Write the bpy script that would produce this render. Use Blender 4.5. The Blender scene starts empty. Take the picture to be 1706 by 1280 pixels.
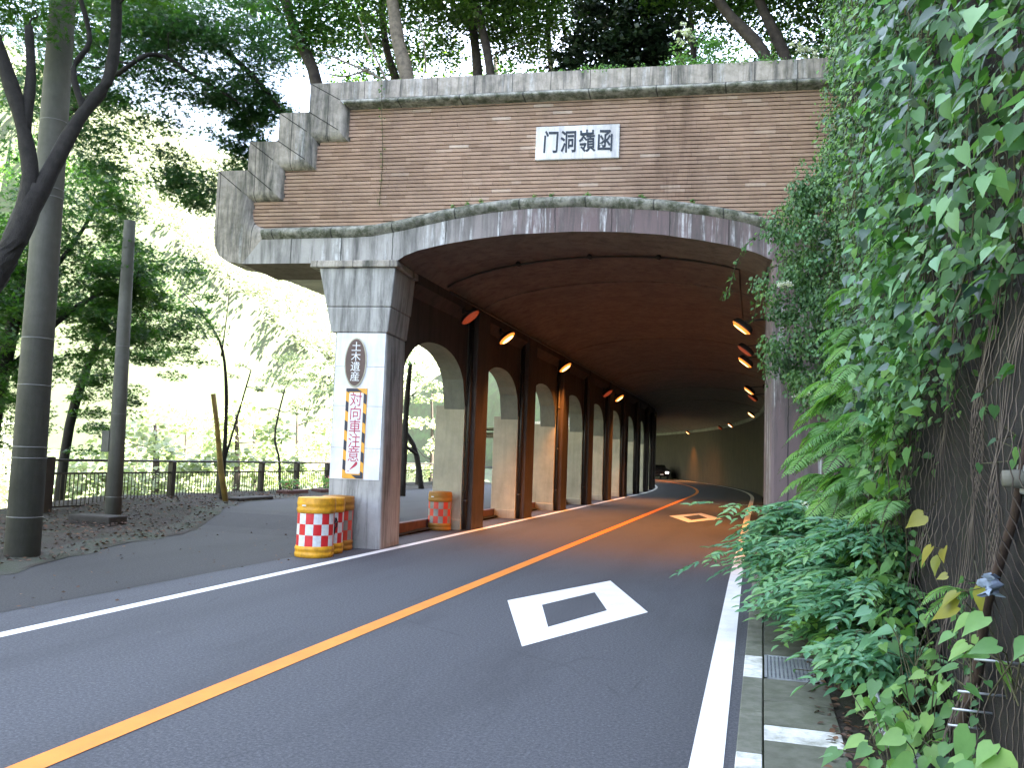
import bpy, math, random
import numpy as np
from mathutils import Vector, Matrix
rad = math.radians
RN = np.random.default_rng(7)
random.seed(7)
C = bpy.context.scene.collection
SC = bpy.context.scene

# ------------------------------------------------------------------ camera, sky, sun, exposure
cam_d = bpy.data.cameras.new("camera"); cam = bpy.data.objects.new("camera", cam_d); C.objects.link(cam)
SC.camera = cam
cam_d.sensor_width = 36.0; cam_d.lens = 36.0 * 1450 / 1706; cam_d.clip_end = 2000; cam_d.clip_start = 0.05
pit, rol, yaw = rad(4.85), rad(2.1), rad(16.2)
cp, sp = math.cos(pit), math.sin(pit)
Rz = Matrix.Rotation(yaw, 3, 'Z')
F_ = Rz @ Vector((0, cp, sp))
R_ = Rz @ (Vector((1, 0, 0)) * math.cos(rol) + Vector((0, -sp, cp)) * math.sin(rol))
U_ = Rz @ (-Vector((1, 0, 0)) * math.sin(rol) + Vector((0, -sp, cp)) * math.cos(rol))
M = Matrix((R_, U_, -F_)).transposed().to_4x4()
M.translation = Vector((0, 0, 1.6))
cam.matrix_world = M

W = bpy.data.worlds.new("World"); SC.world = W; W.use_nodes = True
wn = W.node_tree; bg = wn.nodes["Background"]
sky = wn.nodes.new("ShaderNodeTexSky"); sky.sky_type = 'NISHITA'; sky.sun_disc = False
SUN_EL, SUN_AZ = rad(43), rad(74)          # azimuth from +Y towards +X
sky.sun_elevation = SUN_EL; sky.sun_rotation = SUN_AZ
sky.dust_density = 1.5; sky.air_density = 1.0; sky.ozone_density = 1.5
tcw = wn.nodes.new("ShaderNodeTexCoord"); nzw = wn.nodes.new("ShaderNodeTexNoise"); nzw.inputs['Scale'].default_value = 2.2; nzw.inputs['Detail'].default_value = 7
rpw = wn.nodes.new("ShaderNodeMapRange"); rpw.inputs[1].default_value = .35; rpw.inputs[2].default_value = .6; rpw.inputs[3].default_value = .35; rpw.inputs[4].default_value = .95
mxw = wn.nodes.new("ShaderNodeMixRGB"); mxw.inputs[2].default_value = (3.15, 3.5, 4.45, 1)      # thin bright cloud
wn.links.new(tcw.outputs['Generated'], nzw.inputs['Vector']); wn.links.new(nzw.outputs[0], rpw.inputs[0]); wn.links.new(rpw.outputs[0], mxw.inputs[0])
wn.links.new(sky.outputs[0], mxw.inputs[1]); wn.links.new(mxw.outputs[0], bg.inputs[0]); bg.inputs[1].default_value = 0.08
sd = bpy.data.lights.new("sun", 'SUN'); sd.energy = 5.0; sd.angle = rad(0.5); sd.color = (1, .95, .86)
so = bpy.data.objects.new("sun", sd); C.objects.link(so)
sv = Vector((math.sin(SUN_AZ) * math.cos(SUN_EL), math.cos(SUN_AZ) * math.cos(SUN_EL), math.sin(SUN_EL)))
so.rotation_euler = sv.to_track_quat('Z', 'Y').to_euler()
so.location = (40, 10, 60)
SC.view_settings.view_transform = 'Standard'; SC.view_settings.look = 'None'
SC.view_settings.exposure = 4.1; SC.view_settings.gamma = 1
SC.render.engine = 'CYCLES'
SC.cycles.use_denoising = True
SC.cycles.max_bounces = 8; SC.cycles.diffuse_bounces = 4; SC.cycles.glossy_bounces = 3
SC.cycles.transmission_bounces = 5; SC.cycles.sample_clamp_indirect = 6

# ------------------------------------------------------------------ materials
def newmat(name):
    m = bpy.data.materials.new(name); m.use_nodes = True
    nt = m.node_tree; return m, nt, nt.nodes["Principled BSDF"]
class N:
    """small node helper"""
    def __init__(s, nt): s.nt = nt
    def n(s, t, **k):
        o = s.nt.nodes.new("ShaderNode" + t)
        for a, b in k.items(): setattr(o, a, b)
        return o
    def l(s, a, b): s.nt.links.new(a, b)
    def coord(s, scale=(1, 1, 1)):
        tc = s.n("TexCoord"); mp = s.n("Mapping"); mp.inputs['Scale'].default_value = scale
        s.l(tc.outputs['Object'], mp.inputs[0]); return mp.outputs[0]
    def noise(s, scale, coord=None, detail=5, rough=.6, dist=0):
        o = s.n("TexNoise"); o.inputs['Scale'].default_value = scale; o.inputs['Detail'].default_value = detail
        o.inputs['Roughness'].default_value = rough; o.inputs['Distortion'].default_value = dist
        if coord is not None: s.l(coord, o.inputs['Vector'])
        return o.outputs[0]
    def ramp(s, fac, stops):
        o = s.n("ValToRGB"); s.l(fac, o.inputs[0]); e = o.color_ramp.elements
        while len(e) < len(stops): e.new(.5)
        for i, (p, c) in enumerate(stops):
            e[i].position = p; e[i].color = (c[0], c[1], c[2], 1) if hasattr(c, '__len__') else (c, c, c, 1)
        return o.outputs[0]
    def mix(s, fac, a, b, mode='MIX'):
        o = s.n("MixRGB", blend_type=mode)
        for i, v in ((0, fac), (1, a), (2, b)):
            if hasattr(v, 'is_output'): s.l(v, o.inputs[i])
            elif i == 0: o.inputs[0].default_value = v
            else: o.inputs[i].default_value = (v[0], v[1], v[2], 1)
        return o.outputs[0]
    def math(s, op, a, b=0.0, c=0.0):
        o = s.n("Math", operation=op)
        for i, v in enumerate((a, b, c)):
            if hasattr(v, 'is_output'): s.l(v, o.inputs[i])
            else: o.inputs[i].default_value = v
        return o.outputs[0]
    def xyz(s):
        tc = s.n("TexCoord"); q = s.n("SeparateXYZ"); s.l(tc.outputs['Object'], q.inputs[0]); return q.outputs
    def bump(s, bs, h, strength=.3, dist=.02):
        o = s.n("Bump"); o.inputs['Strength'].default_value = strength; o.inputs['Distance'].default_value = dist
        s.l(h, o.inputs['Height']); s.l(o.outputs[0], bs.inputs['Normal'])

def simple(name, col, rough=.6, metal=0, var=.25, scale=6, bump=0):
    m, nt, b = newmat(name); k = N(nt)
    nz = k.noise(scale, k.coord())
    lo = [c * (1 - var) for c in col]; hi = [min(1, c * (1 + var)) for c in col]
    k.l(k.ramp(nz, [(.3, lo), (.7, hi)]), b.inputs['Base Color'])
    b.inputs['Roughness'].default_value = rough; b.inputs['Metallic'].default_value = metal
    if bump: k.bump(b, k.noise(scale * 6, k.coord()), bump, .01)
    return m

def concrete(name, base=(.33, .32, .30), dark=(.07, .07, .065), white=0.0, moss=0.0, streak=1.0, joint=0, purple=False, bandz=None):
    m, nt, b = newmat(name); k = N(nt)
    col = k.ramp(k.noise(1.3, k.coord(), 8, .65), [(.3, [c * .72 for c in base]), (.7, [c * 1.15 for c in base])])
    if purple:                                   # painted / tinted part towards the crown of the arch
        xs = k.xyz()
        f = k.n("MapRange"); k.l(xs[0], f.inputs[0]); f.inputs[1].default_value = .4; f.inputs[2].default_value = 2.4
        g = k.math('MULTIPLY', f.outputs[0], k.ramp(k.noise(2.2, k.coord((1, 1, .35)), 6, .7), [(.28, .55), (.5, 1.0)]))
        col = k.mix(g, col, (.165, .12, .12))
    st = k.noise(3.2, k.coord((1.6, 1.6, .16)), 7, .7, .4)
    col = k.mix(k.math('MULTIPLY', k.ramp(st, [(.46, 0), (.66, 1)]), .8 * streak), col, dark)
    st2 = k.noise(9, k.coord((1.3, 1.3, .1)), 4, .7)
    col = k.mix(k.math('MULTIPLY', k.ramp(st2, [(.55, 0), (.75, 1)]), .45 * streak), col, dark)
    if white:
        w = k.noise(5.2, k.coord((1.1, 1.1, .06)), 5, .7)
        br = k.noise(14, k.coord((1, 1, .5)), 4, .7)
        wf = k.math('MULTIPLY', k.ramp(w, [(.54, 0), (.64, 1)]), k.ramp(br, [(.35, .2), (.6, 1)]))
        col = k.mix(k.math('MULTIPLY', wf, white), col, (.62, .62, .62))
    if moss:
        mo = k.noise(7, k.coord(), 7, .7)
        col = k.mix(k.math('MULTIPLY', k.ramp(mo, [(.42, 0), (.6, 1)]), moss), col, (.05, .06, .03))
    if bandz:
        xs = k.xyz()
        a = k.math('GREATER_THAN', xs[2], bandz)
        col = k.mix(a, col, k.mix(.45, col, (.12, .12, .09)))
    if joint:
        xs = k.xyz()
        wob = k.math('MULTIPLY', k.noise(3, k.coord(), 2), .05)
        fr = k.math('FRACT', k.math('ADD', k.math('DIVIDE', xs[0], joint), wob))
        col = k.mix(k.math('MULTIPLY', k.math('LESS_THAN', fr, .022), .75), col, (.02, .02, .02))
    k.l(col, b.inputs['Base Color']); b.inputs['Roughness'].default_value = .88
    k.bump(b, k.noise(26, k.coord(), 8, .7), .45, .012)
    return m

def leafmat(name, c1, c2, c3, rough=.45, trans=.35, spec=.5, tcol=(1.5, 1.7, .7)):
    m, nt, b = newmat(name); k = N(nt)
    at = k.n("Attribute"); at.attribute_name = "tint"
    col = k.ramp(at.outputs['Fac'], [(0, c1), (.5, c2), (1, c3)])
    nz = k.noise(30, k.coord(), 3)
    col = k.mix(.25, col, k.ramp(nz, [(.3, .02), (.7, .25)]), 'SOFT_LIGHT')
    k.l(col, b.inputs['Base Color']); b.inputs['Roughness'].default_value = rough
    b.inputs['Specular IOR Level'].default_value = spec
    tr = k.n("BsdfTranslucent"); br = k.mix(1, col, tcol, 'MULTIPLY'); k.l(br, tr.inputs[0])
    mx = k.n("MixShader"); mx.inputs[0].default_value = trans
    k.l(b.outputs[0], mx.inputs[1]); k.l(tr.outputs[0], mx.inputs[2])
    k.l(mx.outputs[0], nt.nodes["Material Output"].inputs[0])
    return m

def asphalt(name, base, worn=.25):
    m, nt, b = newmat(name); k = N(nt)
    big = k.noise(.5, k.coord((1, .18, 1)), 5, .6)
    fine = k.noise(45, k.coord(), 6, .9)
    col = k.mix(.6, k.ramp(big, [(.3, [c * .8 for c in base]), (.7, [c * 1.2 for c in base])]),
                k.ramp(fine, [(.34, [c * .2 for c in base]), (.5, base), (.66, [c * 2.6 for c in base])]))
    sc = k.noise(2.2, k.coord((1, 1, 1)), 9, .75)
    col = k.mix(k.math('MULTIPLY', k.ramp(sc, [(.66, 0), (.78, 1)]), worn), col, (.16, .155, .15))
    vo = k.n("TexVoronoi"); vo.feature = 'DISTANCE_TO_EDGE'; vo.inputs['Scale'].default_value = .45; k.l(k.mix(.12, k.coord((1, .55, 1)), k.noise(2.5, k.coord(), 5, .7)), vo.inputs[0])
    crk = k.math('MULTIPLY', k.math('LESS_THAN', vo.outputs[0], .0035), k.ramp(k.noise(.8, k.coord(), 3), [(.5, 0), (.56, .22)]))
    col = k.mix(crk, col, (.012, .012, .012))
    sp_ = k.ramp(k.noise(9, k.coord(), 2, .5), [(.74, 0), (.78, .35)]); col = k.mix(sp_, col, (.17, .165, .16))
    oil = k.ramp(k.noise(1.1, k.coord((1.2, .25, 1)), 6, .7), [(.52, 0), (.7, .45)]); col = k.mix(oil, col, [c * .55 for c in base])
    # wheel tracks polished a little darker
    xs = k.xyz()
    tr = k.math('ABSOLUTE', k.math('SINE', k.math('MULTIPLY', k.math('ADD', xs[0], .35), 1.95)))
    col = k.mix(k.math('MULTIPLY', k.ramp(tr, [(.1, 1), (.6, 0)]), .22), col, [c * .6 for c in base])
    k.l(col, b.inputs['Base Color'])
    k.l(k.ramp(fine, [(.3, .95), (.7, .72)]), b.inputs['Roughness'])
    b.inputs['Specular IOR Level'].default_value = .35
    k.bump(b, fine, .35, .004)
    return m

def roadpaint(name, col, wear=.5):
    m, nt, b = newmat(name); k = N(nt)
    f = k.ramp(k.noise(30, k.coord(), 8, .85), [(.56, 0), (.66, 1)])
    g = k.ramp(k.noise(3, k.coord(), 5, .6), [(.35, .82), (.7, 1.0)])
    c = k.mix(1, col, g, 'MULTIPLY')
    k.l(k.mix(k.math('MULTIPLY', f, wear), c, (.1, .1, .1)), b.inputs['Base Color'])
    b.inputs['Roughness'].default_value = .65
    k.bump(b, k.noise(140, k.coord(), 3, .8), .25, .004)
    return m

def brickmat():
    m, nt, b = newmat("long_brick"); k = N(nt)
    at = k.n("Attribute"); at.attribute_name = "tint"
    col = k.ramp(at.outputs['Fac'], [(0, (.25, .155, .10)), (.45, (.37, .24, .165)), (.8, (.43, .29, .205)), (1, (.52, .40, .31))])
    big = k.noise(.9, k.coord((1, 1, .6)), 6, .65)
    col = k.mix(k.ramp(big, [(.4, 0), (.75, .5)]), col, (.10, .07, .055))
    # rusty run-down stain on the right half, lime blooms low on the left
    rs = k.noise(2.4, k.coord((1.2, 1.2, .12)), 6, .7)
    xs = k.xyz()
    win = k.ramp(k.math('ABSOLUTE', k.math('SUBTRACT', xs[0], 4.65)), [(.0, 1), (.75, 0)])
    col = k.mix(k.math('MULTIPLY', k.ramp(rs, [(.42, 0), (.6, .6)]), win), col, (.075, .035, .022))
    wn_ = k.noise(16, k.coord((1, 1, .6)), 4, .7)
    lowz = k.ramp(k.math('ABSOLUTE', k.math('SUBTRACT', xs[2], 5.95)), [(.1, 1), (.35, 0)])
    col = k.mix(k.math('MULTIPLY', k.ramp(wn_, [(.68, 0), (.74, .7)]), lowz), col, (.5, .48, .46))
    k.l(col, b.inputs['Base Color']); big2 = k.noise(1.8, k.coord((1, 1, .25)), 7, .7)
    col = k.mix(k.ramp(big2, [(.5, 0), (.75, .4)]), col, (.14, .10, .075))
    k.l(col, b.inputs['Base Color']); b.inputs['Roughness'].default_value = .85
    k.bump(b, k.noise(60, k.coord(), 5, .7), .3, .006)
    return m

MT = {}
MT['asphalt'] = asphalt('asphalt', (.064, .067, .076))
MT['old_asphalt'] = asphalt('old_asphalt', (.032, .032, .033), .35)  # base darkened to stand in for the tree canopy's shade
MT['white_line'] = roadpaint('white_line', (.82, .82, .80), .45)
MT['orange_line'] = roadpaint('orange_line', (.80, .25, .03), .45)
MT['joint'] = simple('dark_joint', (.02, .018, .016), .95)
MT['concrete'] = concrete('weathered_concrete', (.43, .385, .33), streak=1.2, joint=.66, moss=.3)
MT['pillar'] = concrete('pillar_concrete', (.43, .42, .40), streak=1.0)
MT['frieze'] = concrete('arch_concrete', (.42, .40, .38), white=1.0, joint=.93, purple=True)
MT['roll'] = concrete('mossy_roll', (.36, .35, .30), moss=.85, joint=1.1)
MT['coping'] = concrete('coping_concrete', (.45, .395, .34), streak=1.3, white=.6, moss=.35, joint=.66)
MT['white_paint'] = concrete('white_painted_concrete', (.82, .83, .84), dark=(.45, .43, .45), streak=.45)
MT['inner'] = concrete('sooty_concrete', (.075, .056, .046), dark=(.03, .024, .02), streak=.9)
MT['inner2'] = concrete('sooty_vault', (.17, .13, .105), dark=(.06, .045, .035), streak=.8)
MT['dark_wall'] = concrete('shade_dark_wall', (.05, .038, .024), dark=(.02, .016, .012), streak=.7)  # base colour darkened to stand in for the dim tunnel interior
MT['reveal'] = concrete('pale_reveal_paint', (.52, .47, .34), dark=(.2, .18, .13), streak=.35)
MT['reveal_up'] = concrete('grey_arch_soffit', (.22, .22, .18), dark=(.1, .1, .08), streak=.4)
MT['soffit'] = concrete('overhang_soffit', (.62, .62, .52), dark=(.2, .2, .16), streak=.3)  # base lightened to stand in for light coming up from the valley
MT['kerb'] = concrete('mossy_kerb', (.17, .175, .14), dark=(.06, .07, .045), streak=.5, moss=.45)
MT['slab'] = concrete('mossy_slab', (.125, .13, .10), dark=(.05, .055, .04), streak=.5, moss=.5)
MT['slab_white'] = concrete('chipped_white_paint', (.66, .67, .63), dark=(.16, .17, .12), streak=.9, moss=.12)
MT['brick'] = brickmat()
MT['steel'] = simple('galvanised_steel', (.42, .44, .47), .45, .6, .15)
MT['band'] = simple('dull_band', (.2, .2, .19), .5, .5, .2)
MT['dark_steel'] = simple('dark_bronze_railing', (.035, .028, .022), .5, .2, .2)
MT['pole'] = concrete('pole_concrete', (.15, .145, .125), dark=(.06, .065, .045), streak=.4, moss=.15)
MT['orange_plastic'] = simple('orange_yellow_plastic', (.64, .31, .015), .5, 0, .35, 9)
MT['dirty_plastic'] = simple('grimy_yellow_plastic', (.33, .15, .02), .6, 0, .3, 5)
MT['red_refl'] = simple('red_reflective', (.62, .025, .03), .35, 0, .1)
MT['white_refl'] = simple('white_reflective', (.66, .68, .68), .4, 0, .16, 14)
MT['red_old'] = simple('faded_red_reflective', (.62, .06, .035), .45, 0, .15)
MT['grey_old'] = simple('grimy_grey_reflective', (.27, .26, .23), .5, 0, .25)
MT['black_paint'] = simple('black_paint', (.012, .012, .014), .5, 0, .1)
MT['brown_plate'] = simple('brown_bronze_plate', (.085, .048, .035), .4, .2, .2)
MT['gold_edge'] = simple('tarnished_rim', (.35, .33, .25), .4, .5, .2)
MT['sign_white'] = simple('sign_white', (.72, .73, .76), .4, 0, .04)
MT['sign_yellow'] = simple('sign_yellow', (.75, .36, .02), .4, 0, .08)
MT['sign_black'] = simple('sign_navy_black', (.012, .015, .03), .4, 0, .08)
MT['sign_red'] = simple('sign_crimson', (.42, .015, .05), .4, 0, .08)
MT['letter_white'] = simple('letter_white', (.78, .80, .80), .4, 0, .05)
MT['plaque'] = concrete('worn_white_plaque', (.70, .68, .66), dark=(.25, .26, .30), streak=.9, moss=.06)
MT['ink'] = simple('faded_ink', (.02, .03, .045), .7, 0, .5, 25)
MT['bark'] = simple('brown_bark', (.055, .042, .033), .9, 0, .45, 9, .9)
MT['dark_bark'] = simple('dark_bark', (.022, .019, .016), .9, 0, .45, 9, .9)
MT['pale_bark'] = simple('pale_bark', (.17, .14, .10), .9, 0, .4, 12, .6)
MT['twig'] = simple('vine_stem', (.075, .07, .035), .8, 0, .4)
MT['root'] = simple('reddish_root', (.05, .03, .023), .85, 0, .4, 9, .5)
MT['stake'] = simple('mossy_bamboo_stake', (.20, .13, .025), .7, 0, .4, 5)
MT['wire'] = simple('rusty_net_wire', (.12, .095, .08), .7, .2, .35, 8)
MT['planter'] = simple('red_brown_planter', (.11, .05, .04), .75, 0, .25)
MT['stone_bench'] = simple('dark_stone', (.035, .03, .025), .9, 0, .35, 7, .5)
MT['lamp_body'] = simple('lamp_housing', (.05, .045, .04), .5, .5, .2)
MT['rubber'] = simple('grey_hose', (.09, .09, .10), .5, 0, .2)
MT['hose_ring'] = simple('pale_hose_ring', (.42, .43, .46), .4, .2, .1)
MT['rag'] = simple('blue_grey_cloth', (.22, .27, .36), .9, 0, .25, 12, .4)
MT['car_paint'] = simple('dark_car_paint', (.02, .022, .028), .25, .3, .1)
MT['glass'] = simple('dark_glass', (.01, .011, .013), .08, 0, .05)

def rockmat():
    m, nt, b = newmat('damp_rock'); k = N(nt)
    v = k.n("TexVoronoi"); v.inputs['Scale'].default_value = 3.2; k.l(k.coord(), v.inputs[0])
    col = k.mix(.5, k.ramp(k.noise(4, k.coord(), 8, .7), [(.3, (.010, .008, .008)), (.7, (.038, .030, .027))]),
                k.ramp(v.outputs[0], [(0, (.04, .032, .03)), (.7, (.012, .010, .010))]))
    mo = k.ramp(k.noise(2.4, k.coord(), 7, .7), [(.5, 0), (.66, .7)])
    k.l(k.mix(mo, col, (.02, .028, .012)), b.inputs['Base Color']); b.inputs['Roughness'].default_value = .9
    k.bump(b, k.noise(7, k.coord(), 9, .75), .9, .08)
    return m
MT['rock'] = rockmat()

def soilmat(name, a, c, green):
    m, nt, b = newmat(name); k = N(nt)
    col = k.ramp(k.noise(22, k.coord(), 9, .8), [(.3, a), (.55, c), (.75, [v * 1.9 for v in c])])
    g = k.ramp(k.noise(.9, k.coord(), 8, .7), [(.46, 0), (.62, 1)])
    k.l(k.mix(g, col, green), b.inputs['Base Color']); b.inputs['Roughness'].default_value = .95
    k.bump(b, k.noise(30, k.coord(), 9, .8), .9, .03)
    return m
MT['soil'] = soilmat('leaf_litter_soil', (.014, .011, .008), (.038, .029, .02), (.03, .035, .018))
MT['verge'] = soilmat('mossy_verge', (.025, .026, .018), (.06, .06, .048), (.04, .052, .026))
MT['terrain'] = soilmat('wooded_ground', (.05, .055, .03), (.10, .11, .06), (.10, .14, .06))

G1, G2, G3 = (.022, .055, .012), (.045, .105, .018), (.11, .19, .03)
MT['leaf_maple'] = leafmat('maple_leaf', (.018, .055, .014), (.035, .10, .018), (.085, .17, .025), trans=.55)
MT['leaf_blue'] = leafmat('bluish_maple_leaf', (.02, .06, .028), (.04, .11, .04), (.08, .16, .045), rough=.4, trans=.45)
MT['leaf_wood'] = leafmat('woodland_leaf', (.022, .055, .012), (.045, .10, .018), (.11, .17, .03), trans=.5)
MT['leaf_dark'] = leafmat('evergreen_needle', (.008, .02, .008), (.014, .032, .012), (.03, .055, .018), trans=.15)
MT['leaf_sunny'] = leafmat('sunny_valley_leaf', (.16, .20, .10), (.32, .36, .20), (.55, .55, .42), trans=.35, tcol=(1.3, 1.5, .85))  # pale leaf colour stands in for strong sun and haze
MT['leaf_hill'] = leafmat('hillside_leaf', (.20, .22, .15), (.36, .38, .27), (.55, .55, .45), trans=.12, tcol=(1.3, 1.4, 1))  # leaf colour lightened to stand in for sun glare on the hill
MT['leaf_vine'] = leafmat('vine_leaf', (.035, .10, .04), (.075, .19, .06), (.18, .33, .06), rough=.5, trans=.3, spec=.3)
MT['leaf_vine_blue'] = leafmat('sky_tinted_vine_leaf', (.03, .07, .055), (.055, .11, .08), (.09, .17, .08), rough=.42, trans=.12, spec=.5)  # blue put into the leaf colour for reflected sky
MT['leaf_creeper'] = leafmat('creeper_leaf', (.035, .09, .033), (.07, .17, .05), (.16, .28, .06), trans=.25)
MT['leaf_fern'] = leafmat('fern_leaf', (.09, .21, .07), (.15, .32, .10), (.25, .42, .12), rough=.5, trans=.35)
MT['leaf_elder'] = leafmat('pinnate_leaf', (.07, .19, .11), (.13, .31, .17), (.21, .38, .17), rough=.45, trans=.3)
MT['leaf_yellow'] = leafmat('yellowing_leaf', (.12, .15, .02), (.22, .24, .03), (.32, .26, .05), trans=.3)
MT['leaf_dry'] = leafmat('fallen_leaf', (.05, .03, .02), (.10, .055, .035), (.19, .10, .05), rough=.8, trans=.05)
MT['petal'] = leafmat('white_petal', (.6, .6, .55), (.72, .72, .68), (.8, .8, .76), trans=.3)
MT['petal_pink'] = leafmat('pink_petal', (.5, .1, .14), (.62, .2, .25), (.7, .4, .42), trans=.3)

def emit(name, col, s):
    m, nt, b = newmat(name)
    b.inputs['Base Color'].default_value = (.1, .08, .06, 1)
    b.inputs['Emission Color'].default_value = (*col, 1); b.inputs['Emission Strength'].default_value = s
    return m
MT['sodium'] = emit('sodium_lens_lit', (1, .46, .14), .45)
MT['sodium_pale'] = emit('pale_lens_lit', (1, .55, .22), .38)
MT['sodium_edge'] = emit('sodium_rim_glow', (1, .24, .03), .12)  # dimmer orange lens ring imitates the halo around a lit lamp
MT['sodium_red'] = emit('sodium_lens_warming', (1, .12, .03), .016)
MT['white_lens'] = emit('white_lens_lit', (.9, 1, .6), .5)
MT['headlight'] = emit('headlight_lit', (1, .93, .8), .8)

# ------------------------------------------------------------------ mesh helpers
class MB:
    def __init__(s): s.v = []; s.f = []; s.m = []; s.t = []
    def add(s, v, f, mi=0, tint=.5):
        o = len(s.v); s.v += [tuple(q) for q in v]; s.f += [tuple(i + o for i in q) for q in f]
        s.m += [mi] * len(f); s.t += [tint] * len(f); return s
    def box(s, a, b, mi=0, tint=.5, fn=None, taper=None):
        x0, y0, z0 = a; x1, y1, z1 = b
        v = [(x0, y0, z0), (x1, y0, z0), (x1, y1, z0), (x0, y1, z0), (x0, y0, z1), (x1, y0, z1), (x1, y1, z1), (x0, y1, z1)]
        if fn: v = [fn(*q) for q in v]
        s.add(v, [(0, 3, 2, 1), (4, 5, 6, 7), (0, 1, 5, 4), (1, 2, 6, 5), (2, 3, 7, 6), (3, 0, 4, 7)], mi, tint); return s
    def tube(s, pts, r, n=8, mi=0, cap=True, tint=.5):
        pts = [Vector(p) for p in pts]
        if not hasattr(r, '__len__'): r = [r] * len(pts)
        o = []; ref = Vector((0.3, .2, 1)).normalized()
        for i, p in enumerate(pts):
            t = (pts[min(i + 1, len(pts) - 1)] - pts[max(i - 1, 0)])
            t = t.normalized() if t.length > 1e-9 else Vector((0, 0, 1))
            a = t.cross(ref)
            if a.length < .05: a = t.cross(Vector((1, 0, 0)))
            a.normalize(); b = t.cross(a)
            for k in range(n):
                an = 2 * math.pi * k / n
                o.append(p + (a * math.cos(an) + b * math.sin(an)) * r[i])
        f = []
        for i in range(len(pts) - 1):
            for k in range(n):
                f.append((i * n + k, i * n + (k + 1) % n, (i + 1) * n + (k + 1) % n, (i + 1) * n + k))
        if cap: f.append(tuple(range(n))[::-1]); f.append(tuple((len(pts) - 1) * n + k for k in range(n)))
        s.add(o, f, mi, tint); return s
    def lathe(s, c, prof, n=32, mi=0):
        v = []; f = []
        for (r, z) in prof:
            for k in range(n):
                a = 2 * math.pi * k / n; v.append((c[0] + r * math.cos(a), c[1] + r * math.sin(a), c[2] + z))
        for i in range(len(prof) - 1):
            for k in range(n): f.append((i * n + k, i * n + (k + 1) % n, (i + 1) * n + (k + 1) % n, (i + 1) * n + k))
        s.add(v, f, mi); return s
    def build(s, name, mats, parent=None, smooth=False, local=None, bevel=0):
        me = bpy.data.meshes.new(name)
        v = s.v
        if local is not None: v = [(a - local[0], b - local[1], c - local[2]) for a, b, c in v]
        me.from_pydata(v, [], s.f)
        for m in (mats if isinstance(mats, (list, tuple)) else [mats]): me.materials.append(MT[m])
        me.polygons.foreach_set('material_index', s.m)
        at = me.attributes.new('tint', 'FLOAT', 'FACE'); at.data.foreach_set('value', s.t)
        if smooth: me.polygons.foreach_set('use_smooth', [True] * len(s.f))
        me.update()
        o = bpy.data.objects.new(name, me); C.objects.link(o)
        if parent: o.parent = parent
        if bevel:
            md = o.modifiers.new('b', 'BEVEL'); md.width = bevel; md.segments = 2; md.limit_method = 'ANGLE'; md.angle_limit = rad(35)
        return o

def empty(name, loc=(0, 0, 0), rz=0):
    o = bpy.data.objects.new(name, None); C.objects.link(o); o.location = loc; o.rotation_euler = (0, 0, rz)
    o.empty_display_size = .3; return o
def tag(o, label=None, cat=None, group=None, kind=None):
    if label: o['label'] = label
    if cat: o['category'] = cat
    if group: o['group'] = group
    if kind: o['kind'] = kind
    return o

# leaf templates: x across, y along to the tip, z normal
def tmpl(v, f): return np.array(v, float), f
T_DIA = tmpl([(0, 0, 0), (.5, .45, .08), (0, 1, 0), (-.5, .45, .08)], [(0, 1, 2), (0, 2, 3)])
T_QUAD = tmpl([(0, 0, 0), (.5, .4, .06), (0, 1, 0), (-.5, .4, .06)], [(0, 1, 2, 3)])
def star():
    v = [(0, .1, 0)]; f = []
    ang = [-150, -128, -75, -50, -28, 0, 28, 50, 75, 128, 150]
    rr = [.12, .55, .25, .8, .3, 1.0, .3, .8, .25, .55, .12]
    for a, r in zip(ang, rr): v.append((math.sin(rad(a)) * r * .72, math.cos(rad(a)) * r, -.12 * r * r))
    for i in range(1, 10, 2): f.append((0, i, i + 1, i + 2) if i + 2 <= 11 else (0, i, i + 1))
    return tmpl(v, f)
T_STAR = star()
T_HEART = tmpl([(0, 0, 0), (.22, -.12, .03), (.45, .02, .07), (.5, .25, .08), (.36, .52, .04), (.14, .8, -.04), (0, 1.05, -.12),
                (-.14, .8, -.04), (-.36, .52, .04), (-.5, .25, .08), (-.45, .02, .07), (-.22, -.12, .03), (0, .3, 0), (0, .62, -.02)],
               [(0, 1, 2, 12), (12, 2, 3, 4), (12, 4, 5, 13), (13, 5, 6), (0, 12, 10, 11), (12, 8, 9, 10), (12, 13, 7, 8), (13, 6, 7)])
T_LANCE = tmpl([(0, 0, 0), (.35, .15, .06), (.5, .38, .08), (.32, .7, .03), (0, 1, -.08), (-.32, .7, .03), (-.5, .38, .08), (-.35, .15, .06), (0, .4, 0)],
               [(0, 1, 2, 8), (8, 2, 3, 4), (0, 8, 6, 7), (8, 4, 5, 6)])

def scatter(tm, P, tip, nor, wid, ln, tint):
    """returns verts, list of (faces array) for instanced leaves"""
    P = np.asarray(P, float); n = len(P)
    tip = tip / np.linalg.norm(tip, axis=1, keepdims=True)
    nor = nor - tip * np.sum(nor * tip, axis=1, keepdims=True)
    nor = nor / (np.linalg.norm(nor, axis=1, keepdims=True) + 1e-9)
    xa = np.cross(tip, nor)
    tv, tf = tm
    wid = np.broadcast_to(wid, (n,)); ln = np.broadcast_to(ln, (n,))
    V = P[:, None, :] + tv[None, :, 0, None] * (xa * wid[:, None])[:, None, :] + tv[None, :, 1, None] * (tip * ln[:, None])[:, None, :] \
        + tv[None, :, 2, None] * (nor * ln[:, None])[:, None, :]
    return V.reshape(-1, 3), tf, len(tv), n, np.asarray(tint)

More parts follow.
